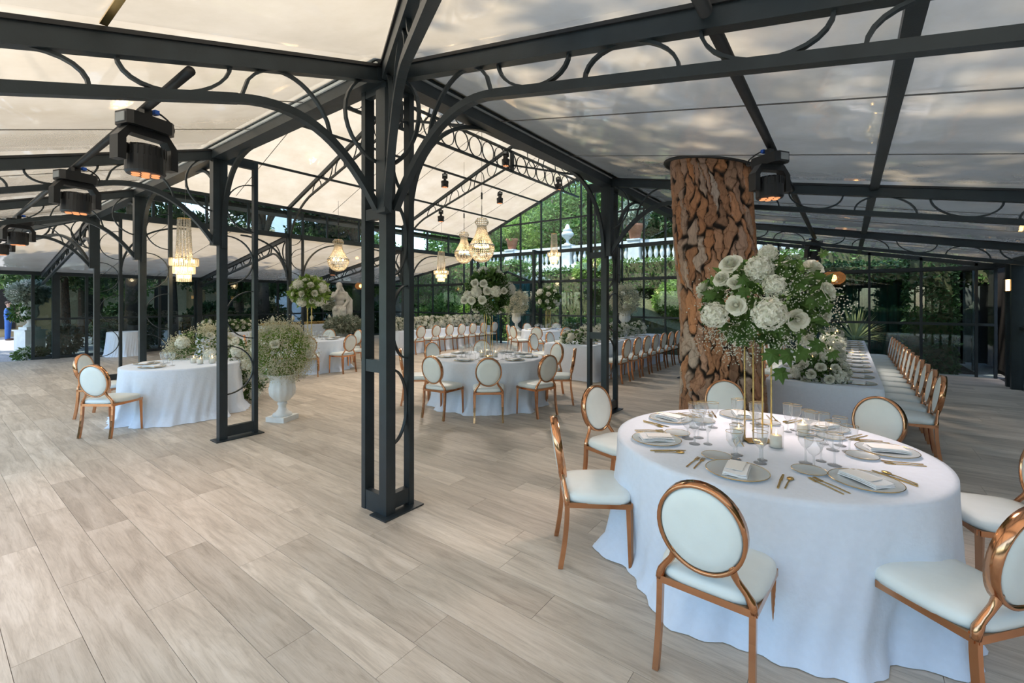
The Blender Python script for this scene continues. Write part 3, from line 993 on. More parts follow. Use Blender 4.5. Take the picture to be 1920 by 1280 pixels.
def ring_chairs(c, r, angs, labels, group):
    for a, lab in zip(angs, labels):
        if isinstance(a, tuple): a, rr = a
        else: rr = r
        an = math.radians(a)
        chair(c[0] + rr * math.cos(an), c[1] + rr * math.sin(an), an + PI, lab, group)

# ================================================================ TABLES + CLOTHS
def round_table(c, R, label, cloth_label, seed, h=.745, sx=1., pool=.13, folds=13, amp=.05):
    t = thing('round_table', label, 'table', (c[0], c[1], 0), 0, 'round banquet tables')
    MB().lathe([(0, h - .03), (R * .985, h - .03), (R * .985, h), (0, h)], 40).build('tabletop', 'dark_timber', t)
    for k in range(4):
        a = PI / 4 + k * PI / 2
        MB().bar((R * .6 * math.cos(a), R * .6 * math.sin(a), h - .03), (R * .62 * math.cos(a), R * .62 * math.sin(a), 0), .04, .04).build('leg', 'black', t)
    rnd = random.Random(seed)
    n = 180
    ph = [rnd.uniform(0, 6.28) for _ in range(6)]
    def fold(a):
        return (math.sin(folds * a + ph[0]) * .55 + math.sin((folds - 4) * a + ph[1]) * .35 + math.sin((folds + 7) * a + ph[2]) * .3)
    def lo(a):
        return .5 + .5 * math.sin(3 * a + ph[3]) * math.sin(5 * a + ph[4])
    rings = [(0, 0)] + [(k, 0) for k in (.3, .6, .85, .95, .985)]
    vs = []; fs = []
    for k, _ in rings:
        for q in range(n):
            a = 2 * PI * q / n
            vs.append((R * k * math.cos(a) * sx, R * k * math.sin(a), h + .012))
    steps = 22
    for i in range(1, steps + 1):
        s_ = i / steps
        for q in range(n):
            a = 2 * PI * q / n
            f = fold(a)
            g = s_ ** 1.2
            sec = .45 + .55 * math.sin(2 * a + ph[4]) ** 2
            f = f * sec * 1.35 + .5 * sec * abs(math.sin(folds * .5 * a + ph[3])) ** 3
            r = R + .012 + .03 * s_ + amp * f * g + .012 * math.sin(41 * a + 9 * s_) * g
            z = (h + .008) * (1 - s_) + .012
            if i <= 2: z = h + .012 - .012 * i * i * .6
            if s_ > .86:
                k2 = (s_ - .86) / .14
                r += pool * k2 * (.25 + .75 * lo(a)) * .8
                z = (h + .008) * (1 - .86) * (1 - k2) ** 1.6 + .004 + .018 * abs(math.sin(17 * a + ph[5])) * (1 - abs(2 * k2 - 1)) + .02 * k2 * max(0, f) * (1 - k2)
            vs.append((r * math.cos(a) * sx, r * math.sin(a), z))
    nr = len(rings) + steps
    for i in range(nr - 1):
        for q in range(n):
            e = (q + 1) % n
            fs.append((i * n + q, i * n + e, (i + 1) * n + e, (i + 1) * n + q))
    o = MB().add(vs, fs).build('tablecloth', 'linen', None, True)
    o.location = (c[0], c[1], 0)
    tag(o, cloth_label, 'tablecloth', 'white floor-length tablecloths')
    return t
def long_table(u0, u1, v0, v1, label, cloth_label, seed, h=.745, pool=.06):
    cu, cv = (u0 + u1) / 2, (v0 + v1) / 2
    t = thing('long_table', label, 'table', (cu, cv, 0), 0, 'long banquet tables')
    MB().box((0, 0, h - .015), (u1 - u0 - .02, v1 - v0 - .02, .03)).build('tabletop', 'dark_timber', t)
    for sx in (-1, 1):
        for sy in (-1, 1):
            MB().box((sx * ((u1 - u0) / 2 - .2), sy * ((v1 - v0) / 2 - .2), (h - .03) / 2), (.05, .05, h - .03)).build('leg', 'black', t)
    rnd = random.Random(seed)
    ph = [rnd.uniform(0, 6.28) for _ in range(4)]
    hx, hy = (u1 - u0) / 2, (v1 - v0) / 2
    path = []
    rc = .03
    per = []
    def line(a, b, nrm, step=.05):
        L_ = (Vector(b) - Vector(a)).length
        m_ = max(2, int(L_ / step))
        for i in range(m_):
            p = Vector(a).lerp(Vector(b), i / m_)
            per.append((p.x, p.y, nrm[0], nrm[1]))
    line((-hx, -hy), (hx, -hy), (0, -1)); line((hx, -hy), (hx, hy), (1, 0)); line((hx, hy), (-hx, hy), (0, 1)); line((-hx, hy), (-hx, -hy), (-1, 0))
    # round the normals at the corners
    n = len(per)
    nn = []
    for i in range(n):
        ax = sum(per[(i + k) % n][2] for k in (-2, -1, 0, 1)); ay = sum(per[(i + k) % n][3] for k in (-2, -1, 0, 1))
        l_ = math.hypot(ax, ay); nn.append((ax / l_, ay / l_))
    vs = []; fs = []
    steps = 12
    ss = 0
    for i in range(steps + 1):
        s_ = i / steps
        for k in range(n):
            x, y, _, _ = per[k]
            w_ = k * .05
            f = math.sin(w_ * 9 + ph[0]) * .5 + math.sin(w_ * 5.3 + ph[1]) * .5
            off = .006 + (.05 * s_ + .022 * f * s_)
            z = (h + .01) * (1 - s_) + .006
            if s_ > .9: off += pool * (s_ - .9) / .1
            vs.append((x + nn[k][0] * off, y + nn[k][1] * off, z))
    for i in range(steps):
        for k in range(n):
            e = (k + 1) % n
            fs.append((i * n + k, (i + 1) * n + k, (i + 1) * n + e, i * n + e))
    fs.append(tuple(range(n)))
    o = MB().add(vs, fs).build('tablecloth', 'linen', None, True)
    for p in o.data.polygons:
        if len(p.vertices) > 4: p.use_smooth = False
    o.location = (cu, cv, 0)
    tag(o, cloth_label, 'tablecloth', 'white floor-length tablecloths')
    return t
TZ = .757
T1 = (1.2, -2.43); T2 = (3.7, 2.05); T3 = (.25, 5.25); T4 = (3.75, 7.95); T7 = (10.6, 5.2)
round_table(T1, .93, 'round table by the pine trunk, nearest the camera', 'white cloth pooling on the floor under the table by the pine trunk', 1, folds=9, amp=.06, pool=.09)
round_table(T2, .92, 'round table in the middle of the hall below the large chandeliers', 'white cloth of the hall-centre round table with a tall bouquet', 2)
round_table(T3, .74, 'small two-seat table in front of a bank of white flowers', 'white cloth bunched on the floor under the two-seat table', 3, folds=15, pool=.15)
round_table(T4, .9, 'round table behind the urn of baby\'s breath, near the statue', 'white cloth of the round table near the statue', 4)
round_table(T7, .88, 'round table farthest back before the teal curtain', 'white cloth of the farthest round table', 5, pool=.1)
long_table(7.0, 11.5, 8.5, 9.2, 'long table buried in white flowers below the clerestory', 'white cloth of the flower-covered table below the clerestory', 6)
long_table(6.4, 10.7, 1.42, 2.62, 'long table seen end-on between hall centre and pine trunk', 'white cloth of the long table between hall centre and pine trunk', 7)
long_table(3.98, 11.4, -3.2, -2.1, 'very long table beyond the pine trunk lined with plates', 'white cloth of the very long table beyond the pine trunk', 8)
long_table(5.6, 9.2, 14.6, 15.4, 'long buffet table behind the statue with golden food', 'white cloth of the buffet table behind the statue', 9)
long_table(2.9, 4.3, 12.0, 12.9, 'buffet end table with greenery seen through the ring column', 'bluish-white cloth of the buffet end table seen through the ring column', 11)
round_table((1.75, 15.3), .42, 'small side table against the dark glass doors', 'white cloth of the small side table by the dark glass doors', 10, pool=.08, folds=12, amp=.03)

G1 = 'chairs around the table by the pine trunk'
ring_chairs(T1, 1.12, [178, (125, 1.12), (75, 1.2), (20, 1.25), (-27, 1.22), (-70, 1.24), (-130, 1.08)],
    ['oval-back chair with its back to the camera at the table by the pine trunk',
     'chair seen edge-on between the nearest lattice column and the trunk-side table',
     'chair pushed up to the trunk-side table next to the edge-on chair',
     'chair with its back against the pine trunk',
     'chair showing its cream front between trunk-side table and very long table',
     'chair with its seat half hidden behind the trunk-side tablecloth at the picture edge',
     'large chair cut by the picture edge with a broad copper back band'], G1)
G2 = 'chairs around the hall-centre table'
ring_chairs(T2, 1.2, [186, 220, 257, 300, 337, 45, 88, 135],
    ['hall-centre table chair seen three-quarter from behind next to the corner column',
     'hall-centre table chair squarely showing its back to the camera',
     'hall-centre table chair angled with its seat to the table, before the long table',
     'hall-centre table chair seen exactly edge-on',
     'hall-centre table chair behind the edge-on one by the long tablecloth',
     'hall-centre table chair straight behind the glasses',
     'hall-centre table chair on the far side by the lattice column',
     'hall-centre table chair mostly hidden behind the corner column'], G2)
chair(-.68, 4.72, math.atan2(.58, .81), 'chair with its back to the camera at the two-seat table', 'chairs at the two-seat table')
chair(-.52, 6.02, math.atan2(-.65, .75), 'chair facing the camera side at the two-seat table', 'chairs at the two-seat table')
ring_chairs(T4, 1.15, [240, 280, 318, 0, 40, 80, 120, 162, 200],
    ['chair squarely showing its back at the table near the statue', 'chair angled towards the table near the statue, with a full side view',
     'chair behind the angled one at the table near the statue', 'chair seen edge-on at the table near the statue',
     'chair on the statue side of the table near the statue', 'chair on the far side of the table near the statue, below the bouquet',
     'chair on the far side of the table near the statue, before the buffet', 'chair of the table near the statue seen inside the ring column',
     'chair of the table near the statue hidden by the baby\'s breath'], 'chairs around the table near the statue')
for k, u in enumerate((7.55, 8.22, 8.85, 9.45, 10.05, 10.65, 11.3)):
    chair(u, 8.34, PI / 2, '%s chair from the lattice column along the flower-covered table' % ordn(k), 'chairs along the flower-covered table')
for k in range(7):
    chair(6.72 + .585 * k, 1.06, PI / 2, '%s chair from its near end on the trunk side of the end-on long table' % ordn(k), 'chairs along the end-on long table')
for k in range(5):
    chair(6.85 + .75 * k, 3.0, -PI / 2, '%s chair from its near end on the hall side of the end-on long table' % ordn(k), 'chairs along the end-on long table')
ring_chairs(T7, 1.15, [160, 198, 236, 275, 20, 65, 110],
    ['farthest round table chair beside the white vase', 'farthest round table chair showing its oval back by the vase', 'farthest round table chair showing its back in the middle',
     'farthest round table chair nearest the lattice column', 'farthest round table chair against the end wall', 'farthest round table chair by the glass behind the goblets', 'farthest round table chair on the curtain side'],
    'chairs around the farthest table')
for k in range(13):
    chair(4.28 + .555 * k, -3.42, PI / 2, '%s chair from the near end on the open side of the very long table' % ordn(k), 'chairs along the very long table')
for k in range(8):
    chair(6.95 + .555 * k, -1.86, -PI / 2, '%s chair from the pine trunk on the trunk side of the very long table' % ordn(k), 'chairs along the very long table')

# ================================================================ TABLEWARE
def goblet_mesh(h=.185, r=.042, bowl=.085):
    pr = [(.0, .0), (r * .86, .0), (r * .86, .004), (.008, .010), (.0055, .02), (.0048, h - bowl - .02), (.007, h - bowl - .006), (r * .55, h - bowl + .008), (r * .92, h - bowl * .62), (r * .97, h - bowl * .3), (r * 1.02, h)]
    return MB().lathe(pr, 14, cap=False).mesh('goblet', True)
GOB = {'wine': (goblet_mesh(.185, .041, .09), .041 * 1.02, .185), 'water': (goblet_mesh(.165, .046, .09), .046 * 1.02, .165), 'flute': (goblet_mesh(.205, .032, .12), .032 * 1.02, .205)}
RIMS = {k: MB().tube([(r * math.cos(2 * PI * q / 16), r * math.sin(2 * PI * q / 16), h) for q in range(16)], .0014, 4, True).mesh('rim') for k, (m_, r, h) in GOB.items()}
def goblet(kind, u, v, z, label, group, rim=True):
    o = link('goblet', GOB[kind][0], 'goblet_glass')
    o.location = (u, v, z)
    o.rotation_euler = (0, 0, random.uniform(0, 6))
    tag(o, label, 'glass', group)
    if rim: link('gold_rim', RIMS[kind], 'gold', o)
    return o
PLATE = MB().lathe([(0, .004), (.09, .004), (.10, .006), (.158, .014), (.160, .017), (.156, .017), (.10, .010), (0, .008)], 36).mesh('plate', True)
PRIM = MB().tube([(.159 * math.cos(2 * PI * q / 40), .159 * math.sin(2 * PI * q / 40), .0165) for q in range(40)], .0022, 4, True).mesh('rim')
SPLATE = MB().lathe([(0, .004), (.05, .004), (.06, .006), (.083, .012), (.085, .014), (.081, .014), (.055, .009), (0, .007)], 30).mesh('plate', True)
SRIM = MB().tube([(.0845 * math.cos(2 * PI * q / 32), .0845 * math.sin(2 * PI * q / 32), .0135) for q in range(32)], .0018, 4, True).mesh('rim')
def napkin_mesh(wd=.12, ln=.21):
    mb = MB()
    for k in range(3):
        vs = []; fs = []
        nx, ny = 4, 8
        z = .004 + k * .006
        for i in range(nx + 1):
            for j in range(ny + 1):
                vs.append((wd * (1 - .03 * k) * (i / nx - .5), ln * (1 - .02 * k) * (j / ny - .5), z + .005 * math.sin(PI * j / ny) + .003 * math.sin(5 * i / nx + k)))
        m_ = len(vs)
        vs += [(a, b, c - .0045) for a, b, c in vs[:m_]]
        for i in range(nx):
            for j in range(ny):
                q = i * (ny + 1) + j
                fs.append((q, q + ny + 1, q + ny + 2, q + 1)); fs.append((q + m_ + 1, q + m_ + ny + 2, q + m_ + ny + 1, q + m_))
        for j in range(ny):
            fs.append((j, j + 1, j + 1 + m_, j + m_)); e = nx * (ny + 1) + j; fs.append((e + 1, e, e + m_, e + 1 + m_))
        for i in range(nx):
            a = i * (ny + 1); fs.append((a + ny + 1, a, a + m_, a + ny + 1 + m_)); a += ny; fs.append((a, a + ny + 1, a + ny + 1 + m_, a + m_))
        mb.add(vs, fs)
    return mb.mesh('napkin')
NAP = napkin_mesh()
MENU = MB().box((0, 0, .002), (.085, .16, .0016)).mesh('menu')
def fork_mesh():
    mb = MB().sweep([(0, -.1, .003), (0, -.02, .005), (0, .04, .004), (0, .055, .003)], SQ(.007, .003), (1, 0, 0))
    mb.box((0, .062, .003), (.02, .018, .003))
    for k in range(4): mb.bar((-.0085 + k * .0057, .07, .003), (-.0085 + k * .0057, .105, .006), .0028, .002)
    return mb.mesh('fork')
def knife_mesh():
    mb = MB().bar((0, -.11, .004), (0, .01, .004), .010, .005)
    mb.bar((.001, .01, .004), (.003, .115, .004), .016, .0025, taper=.6)
    return mb.mesh('knife')
def spoon_mesh():
    mb = MB().sweep([(0, -.09, .003), (0, 0, .006), (0, .045, .004)], SQ(.007, .003), (1, 0, 0))
    mb.ell((0, .066, .006), (.017, .027, .006), 12, 6)
    return mb.mesh('spoon')
CUT = {'fork': fork_mesh(), 'knife': knife_mesh(), 'spoon': spoon_mesh()}
def put(name, me, mat, x, y, z, rz, label, cat, group, sub=None):
    o = link(name, me, mat)
    o.location = (x, y, z); o.rotation_euler = (0, 0, rz)
    tag(o, label, cat, group)
    if sub: link(sub[0], sub[1], sub[2], o)
    return o
def setting(c, R, ang, where, full=True, glasses=('wine', 'water', 'flute', 'wine'), z=TZ, straight=None):
    """one place: plate at radius R in direction ang (degrees); straight: (x, y, facing) for straight tables"""
    if straight:
        px_, py_, a = straight
    else:
        a = math.radians(ang)
        px_, py_ = c[0] + R * math.cos(a), c[1] + R * math.sin(a)
    inx, iny = -math.cos(a), -math.sin(a)          # towards the table's middle
    rx, ry = -iny, inx                             # sitter's left... side vector
    rz = math.atan2(iny, inx) - PI / 2
    Q = lambda i, s_: (px_ + inx * i + rx * s_, py_ + iny * i + ry * s_)
    g = 'place settings ' + where[1]
    w_ = where[0] + ' ' + where[1]
    put('plate', PLATE, 'plate_glass', px_, py_, z, 0, 'glass charger plate with dark rim at ' + w_, 'plate', g, ('rim', PRIM, 'gold'))
    put('napkin', NAP, 'napkin', *Q(.0, .0), z + .013, rz + random.uniform(-.12, .12) + (0 if full else PI / 2), 'folded white napkin at ' + w_, 'napkin', g)
    for i, k in enumerate(glasses):
        x, y = Q(.235 + .075 * (i // 2) + random.uniform(-.01, .01), -.02 + (.085 if i % 2 else -.045) + random.uniform(-.01, .01))
        goblet(k, x, y, z, '%s crystal goblet at %s' % (ordn(i), w_), g, full)
    if full:
        x, y = Q(.19, .155)
        put('bread_plate', SPLATE, 'plate_glass', x, y, z, 0, 'small glass bread plate at ' + w_, 'plate', g, ('rim', SRIM, 'gold'))
        x, y = Q(.02, .01)
        put('menu_card', MENU, 'paper', x, y, z + .034, rz + random.uniform(-.1, .1), 'white menu card at ' + w_, 'card', g)
        for nm, k, s_, dz in (('fork', 'fork', .205, 0), ('fork', 'fork', .24, 1), ('knife', 'knife', -.205, 0), ('spoon', 'spoon', -.24, 0)):
            x, y = Q(.01, s_)
            put(nm, CUT[k], 'gold', x, y, z, rz + random.uniform(-.06, .06), 'gold %s%s at %s' % ('outer ' if dz else '', nm, w_), nm, g)
for k, a in enumerate([178, 125, 73, 20, -27, -70, -130]):
    setting(T1, .70, a, (['the camera-facing place', 'the edge-on chair\'s place', 'the third place', 'the trunk-side place', 'the cream-fronted chair\'s place', 'the half-hidden chair\'s place', 'the copper-banded chair\'s place'][k], 'on the trunk-side round table'))
for k, a in enumerate([186, 220, 257, 298, 337, 12, 45, 88, 135]):
    setting(T2, .70, a, ('the %s place clockwise' % ordn(k), 'on the hall-centre table'), False, ('wine', 'water', 'flute'))
for k, a in enumerate([205, 140]):
    setting(T3, .48, a, (['the near place', 'the far place'][k], 'on the two-seat table'), False, ('wine', 'water'))
for k in range(7):
    setting(T4, .66, 240 + 51 * k, ('the %s place' % ordn(k), 'on the table near the statue'), False, ('wine', 'water'))
for k in range(6):
    setting(T7, .64, 198 + 60 * k, ('the %s place' % ordn(k), 'on the farthest round table'), False, ('wine', 'water'))
for k in range(13):
    u = 4.26 + .555 * k
    setting(None, 0, 0, ('the %s open-side place' % ordn(k), 'on the very long table'), False, ('wine', 'water') if k < 9 else ('wine',), straight=(u, -3.0, -PI / 2))
    setting(None, 0, 0, ('the %s trunk-side place' % ordn(k), 'on the very long table'), False, ('wine', 'water') if k < 9 else ('wine',), straight=(u, -2.3, PI / 2))
for k in range(6):
    u = 6.72 + .6 * k
    setting(None, 0, 0, ('the %s trunk-side place' % ordn(k), 'on the end-on long table'), False, ('wine',), straight=(u, 1.64, -PI / 2))
    setting(None, 0, 0, ('the %s hall-side place' % ordn(k), 'on the end-on long table'), False, ('wine',), straight=(u, 2.4, PI / 2))
# candles
CYL = MB().lathe([(.0, .0), (.042, .0), (.044, .004), (.044, .15)], 18, cap=False).mesh('cylinder_glass', True)
CAN = MB().lathe([(0, .004), (.034, .004), (.035, .075), (.03, .08), (0, .078)], 16).mesh('candle', True)
FLM = MB().lathe([(0, .082), (.004, .088), (.0035, .096), (0, .108)], 8).mesh('flame', True)
TCAN = MB().lathe([(0, .002), (.012, .002), (.011, .24), (0, .245)], 10).mesh('taper_candle', True)
TFL = MB().lathe([(0, .25), (.005, .26), (.004, .27), (0, .285)], 8).mesh('flame', True)
def candle(u, v, label, group, h=1., z=TZ, lit=True):
    t = thing('candle_jar', label, 'candle', (u, v, z), 0, group)
    link('glass_cylinder', CYL, 'goblet_glass', t).scale = (1, 1, h)
    link('candle', CAN, 'candle', t)
    if lit: link('flame', FLM, 'flame', t)
def taper(u, v, label, group, s_=1., z=TZ):
    t = thing('taper_candle', label, 'candle', (u, v, z), 0, group)
    link('wax', TCAN, 'candle', t).scale = (1, 1, s_)
    f = link('flame', TFL, 'flame', t); f.location = (0, 0, .245 * (s_ - 1))
p = at(1385, 800, 3.05); candle(p.x, p.y, 'tall glass candle holder between goblets and gold stand', 'candles on the trunk-side table', 1.05)
p = at(1455, 830, 2.9); candle(p.x, p.y, 'glass candle holder behind the middle goblets', 'candles on the trunk-side table', .95)
p = at(1505, 815, 3.15); candle(p.x, p.y, 'smaller glass candle holder towards the cream-fronted chair', 'candles on the trunk-side table', .85)
for k, (x, y) in enumerate([(.1, .12), (-.12, .05), (.02, -.14)]):
    candle(T2[0] + x, T2[1] + y, 'candle jar, %s on the hall-centre table' % ordn(k), 'candles on the hall-centre table')
for k, (x, y) in enumerate([(.12, -.33), (.26, -.38), (.10, -.12), (.32, -.2), (.38, -.34)]):
    candle(T3[0] + x, T3[1] + y, 'candle jar, %s on the two-seat table' % ordn(k), 'candles on the two-seat table', 1.2 if k % 2 else .8)
for k in range(9):
    taper(4.5 + .78 * k, -2.62 + .08 * (-1) ** k, '%s taper candle down the very long table' % ordn(k), 'tapers on the very long table', 1. + .15 * (k % 3))
for k in range(6):
    candle(4.75 + 1.1 * k, -2.72, '%s candle jar down the very long table' % ordn(k), 'candle jars on the very long table')
# gold and glass name-card prism on the near table
p = at(1385, 832, (1.7 - TZ) * 840 / (832 - 565))
t = thing('card_holder', 'small glass and gold prism card holder beside the gold stand', 'card holder', (p.x, p.y, TZ), .3)
MB().add([(-.05, -.025, 0), (.05, -.025, 0), (.05, .025, 0), (-.05, .025, 0), (-.05, 0, .035), (.05, 0, .035)], [(0, 1, 5, 4), (2, 3, 4, 5), (0, 4, 3), (1, 2, 5)]).build('prism', 'plate_glass', t)
e = MB()
for a, b in (((-.05, -.025, 0), (.05, -.025, 0)), ((-.05, .025, 0), (.05, .025, 0)), ((-.05, 0, .035), (.05, 0, .035)), ((-.05, -.025, 0), (-.05, 0, .035)), ((-.05, .025, 0), (-.05, 0, .035)), ((.05, -.025, 0), (.05, 0, .035)), ((.05, .025, 0), (.05, 0, .035))):
    e.tube([a, b], .0022, 5)
e.build('brass_edges', 'gold', t)
# ================================================================ FLOWERS
def rose_mesh(n_rings=5, res=5):
    """nested cups of petals, opening +Z, outer radius 1"""
    V_ = []; F_ = []
    cfg = [(3, .30, .92, 1.3, .0), (3, .36, .88, 1.15, .02), (4, .46, .78, 1.0, .07), (4, .62, .66, 1.0, .12), (5, .80, .46, .84, .2), (5, .94, .14, .80, .2)]
    ox, oy = 0., 0.
    for k, (n, R_, zr, wd, curl) in enumerate(cfg[:n_rings + 1]):
        for q in range(n):
            a = 2 * PI * q / n + k * 1.1 + random.uniform(-.2, .2)
            Rk = R_ * random.uniform(.86, 1.1); zk = zr * random.uniform(.82, 1.1)
            ph_ = random.uniform(0, 6); tl = random.uniform(-.12, .12)
            base = len(V_)
            for i in range(res + 1):
                for j in range(res + 1):
                    s_ = (i / res - .5) * 2; t_ = j / res
                    an = a + s_ * wd * (.55 + .45 * t_) * (1 - .18 * t_ ** 4)
                    rr = Rk * (.30 + .70 * t_ ** .75) * (1 + tl * s_) + curl * t_ ** 4 * (1 + .3 * math.sin(3 * s_ + ph_)) - .10 * Rk * s_ * s_ * t_
                    if k == 0: rr = Rk * (.85 - .72 * t_ ** 2) + .03 * s_
                    z = -.45 + (zk + .45) * t_ ** .9 - .16 * s_ * s_ * t_ - curl * .6 * t_ ** 5
                    V_.append((rr * math.cos(an), rr * math.sin(an), z))
            for i in range(res):
                for j in range(res):
                    q_ = base + i * (res + 1) + j
                    F_.append((q_, q_ + res + 1, q_ + res + 2, q_ + 1))
    V2 = np.array(V_); V2[:, 2] *= .85
    return np_mesh('rose', V2, np.array(F_), True)
def hydrangea_mesh(n=110):
    V_ = []; F_ = []
    ga = PI * (3 - math.sqrt(5))
    for k in range(n):
        z = 1 - 1.55 * k / n
        r = math.sqrt(max(0, 1 - z * z))
        d = Vector((r * math.cos(k * ga), r * math.sin(k * ga), z))
        d = (d + Vector((random.uniform(-.08, .08), random.uniform(-.08, .08), random.uniform(-.08, .08)))).normalized()
        q = (d + Vector((random.uniform(-.5, .5), random.uniform(-.5, .5), random.uniform(-.5, .5)))).to_track_quat('Z', 'Y')
        tw = random.uniform(0, PI)
        c = d * random.uniform(.84, 1.)
        for p in range(4):
            a = tw + p * PI / 2
            b = len(V_)
            for (x, y, zz) in ((0, 0, 0), (.10, .085, .03), (.215, 0, .015), (.10, -.085, .03)):
                V_.append(c + q @ Vector((x * math.cos(a) - y * math.sin(a), x * math.sin(a) + y * math.cos(a), zz)))
            F_.append((b, b + 1, b + 2, b + 3))
    for i in range(7):
        for q in range(12):
            ph, an = PI * (.02 + .80 * i / 6), 2 * PI * q / 12
            V_.append(Vector((.76 * math.sin(ph) * math.cos(an), .76 * math.sin(ph) * math.sin(an), .76 * math.cos(ph))))
    b = len(V_) - 84
    for i in range(6):
        for q in range(12):
            e = (q + 1) % 12
            F_.append((b + i * 12 + q, b + (i + 1) * 12 + q, b + (i + 1) * 12 + e, b + i * 12 + e))
    return np_mesh('hydrangea', np.array([tuple(v) for v in V_]), np.array(F_))
ROSES = [rose_mesh() for _ in range(3)]
SROSE = [rose_mesh(4, 2) for _ in range(2)]
HYD = [hydrangea_mesh() for _ in range(2)]
def lobed_leaf():
    """five-lobed leaf, in XY, stem at origin pointing +Y"""
    pts = [(0, 0), (.18, -.06), (.42, .02), (.30, .20), (.62, .38), (.36, .42), (.40, .70), (.18, .62), (0, 1.)]
    out = pts + [(-x, y) for x, y in reversed(pts[1:-1])]
    V_ = [(0, .32, .10)] + [(x, y, -.28 * abs(x) - .30 * y * y) for x, y in out]
    n = len(out)
    F_ = [(0, 1 + i, 1 + (i + 1) % n) for i in range(n)]
    return np_mesh('leaf', np.array(V_), np.array(F_))
LOBED = lobed_leaf()
def aim(o, p, d, s_, roll=None):
    q = Vector(d).to_track_quat('Z', 'Y')
    if roll is not None: q = q @ Quaternion((0, 0, 1), roll)
    o.rotation_mode = 'QUATERNION'
    o.rotation_quaternion = q
    o.location = p
    o.scale = (s_, s_, s_)
def bouquet(name, label, group, c, r, roses=0, hyds=0, nleaf=300, lsize=.09, gyp=0, big=0, rs=.055, hs=.085, small=False, lower=-1., leafm='leaf', gypm='bloom', petal='petal', fixed=(), gdroop=0., cat='flowers', hollow=.45, gr=.004, grange=1.08):
    t = thing(name, label, cat, c, 0, group)
    P_ = inell(nleaf, r, hollow, lower) * .92
    if nleaf:
        o = link('foliage', leaves('foliage', P_, lsize, .5, .4, P_ / (np.linalg.norm(P_, axis=1, keepdims=True) + 1e-6) * .9), leafm, t)
        o['kind'] = 'stuff'
    if gyp:
        ncl = max(3, gyp // 45)
        cen = inell(ncl, r, .75, lower) * grange
        G = cen[RNG.integers(0, ncl, gyp)] + RNG.normal(size=(gyp, 3)) * np.array(r).min() * .14
        G[:, 2] = np.maximum(G[:, 2], lower * r[2] * 1.15)
        if gdroop: G[:, 2] -= gdroop * RNG.random(gyp) ** 3
        o = link('baby_breath', beads('baby_breath', G, gr * (.7 + .6 * RNG.random(gyp))), gypm, t)
        o['kind'] = 'stuff'
    def spot():
        for _ in range(50):
            d = unit(1)[0]
            if d[2] > lower * .8 - .05: break
        return Vector(d)
    dirs = []
    def free(mind):
        best = None; bd = -1
        for _ in range(14):
            d = spot()
            m_ = min([(d - e).length for e in dirs], default=9)
            if m_ > bd: bd, best = m_, d
        dirs.append(best)
        return best
    for (kind, p, s_) in fixed:
        loc = Vector(p) - Vector(c)
        d = Vector((loc.x / r[0], loc.y / r[1], loc.z / r[2])).normalized()
        dirs.append(d)
        face = (d + (CAMP - Vector(p)).normalized() * .7 + Vector((0, 0, .25))).normalized()
        o = link('rose' if kind == 'r' else 'hydrangea', random.choice(ROSES if kind == 'r' else HYD), petal, t)
        aim(o, loc, face, s_, random.uniform(0, 6))
    for k in range(hyds):
        d = free(.5)
        o = link('hydrangea', HYD[k % 2], petal, t)
        aim(o, (d.x * r[0] * .95, d.y * r[1] * .95, d.z * r[2] * .95), d, hs * random.uniform(.85, 1.15))
    for k in range(roses):
        d = free(.4)
        o = link('rose', (SROSE if small else ROSES)[k % 2], petal, t)
        aim(o, (d.x * r[0] * 1.03, d.y * r[1] * 1.03, d.z * r[2] * 1.03), (d + Vector((0, 0, .2))).normalized(), rs * random.uniform(.85, 1.2), random.uniform(0, 6))
    for k in range(big):
        d = free(.3) if k < 10 else spot()
        o = link('leaf', LOBED, 'leaf', t)
        q = (d + Vector((0, 0, .5))).normalized()
        aim(o, (d.x * r[0] * .9, d.y * r[1] * .9, d.z * r[2] * .9), q, random.uniform(.11, .17), random.uniform(0, 6.28))
    return t
def gold_stand(c, label, h, group, n=4, gap=.05):
    t = thing('flower_stand', label, 'flower stand', (c[0], c[1], TZ), -.93, group)
    MB().lathe([(0, 0), (.075, 0), (.07, .006), (.02, .02), (0, .022)], 4).build('base', 'gold', t)
    for k in range(n):
        x, y = gap * (-1 if k < 2 else 1) + (.018 if k % 2 else -.018), .02 * (-1) ** k
        MB().tube([(x, y, .005), (x, y, h)], .0055, 8).build('rod', 'gold', t)
    MB().box((0, 0, h), (gap * 2.8, .1, .012)).build('tray', 'gold', t)
    MB().box((0, 0, .012), (gap * 2.8, .09, .006)).build('foot_plate', 'gold', t)
# --- trunk-side table bouquet
gold_stand((T1[0] - .02, T1[1] + .02), 'tall slim gold stand on the trunk-side round table', .72, 'gold flower stands', gap=.06)
C1 = (T1[0] + .02, T1[1] - .01, 1.70)
fx = []
for k, x, y, d, s_ in (('r', 1370, 494, 2.86, .062), ('h', 1424, 505, 2.78, .085), ('h', 1440, 476, 2.86, .06), ('r', 1353, 522, 2.9, .05), ('r', 1378, 530, 2.80, .045), ('h', 1452, 535, 2.68, .065), ('r', 1380, 572, 2.70, .056), ('h', 1442, 588, 2.60, .095), ('r', 1495, 598, 2.66, .06), ('h', 1340, 590, 2.78, .08), ('r', 1525, 502, 2.9, .062), ('r', 1546, 590, 2.9, .05), ('r', 1535, 530, 2.95, .04)):
    fx.append((k, at(x, y, d), s_))
bouquet('flower_arrangement', 'large bouquet of white roses and hydrangeas with maple leaves before the pine trunk', 'tall bouquets', C1, (.38, .38, .30), 4, 4, 560, .085, 3200, 46, fixed=fx, gdroop=.14, gr=.0045)
T1B = [o for o in bpy.data.objects if o.get('label', '').startswith('large bouquet of white roses')][0]
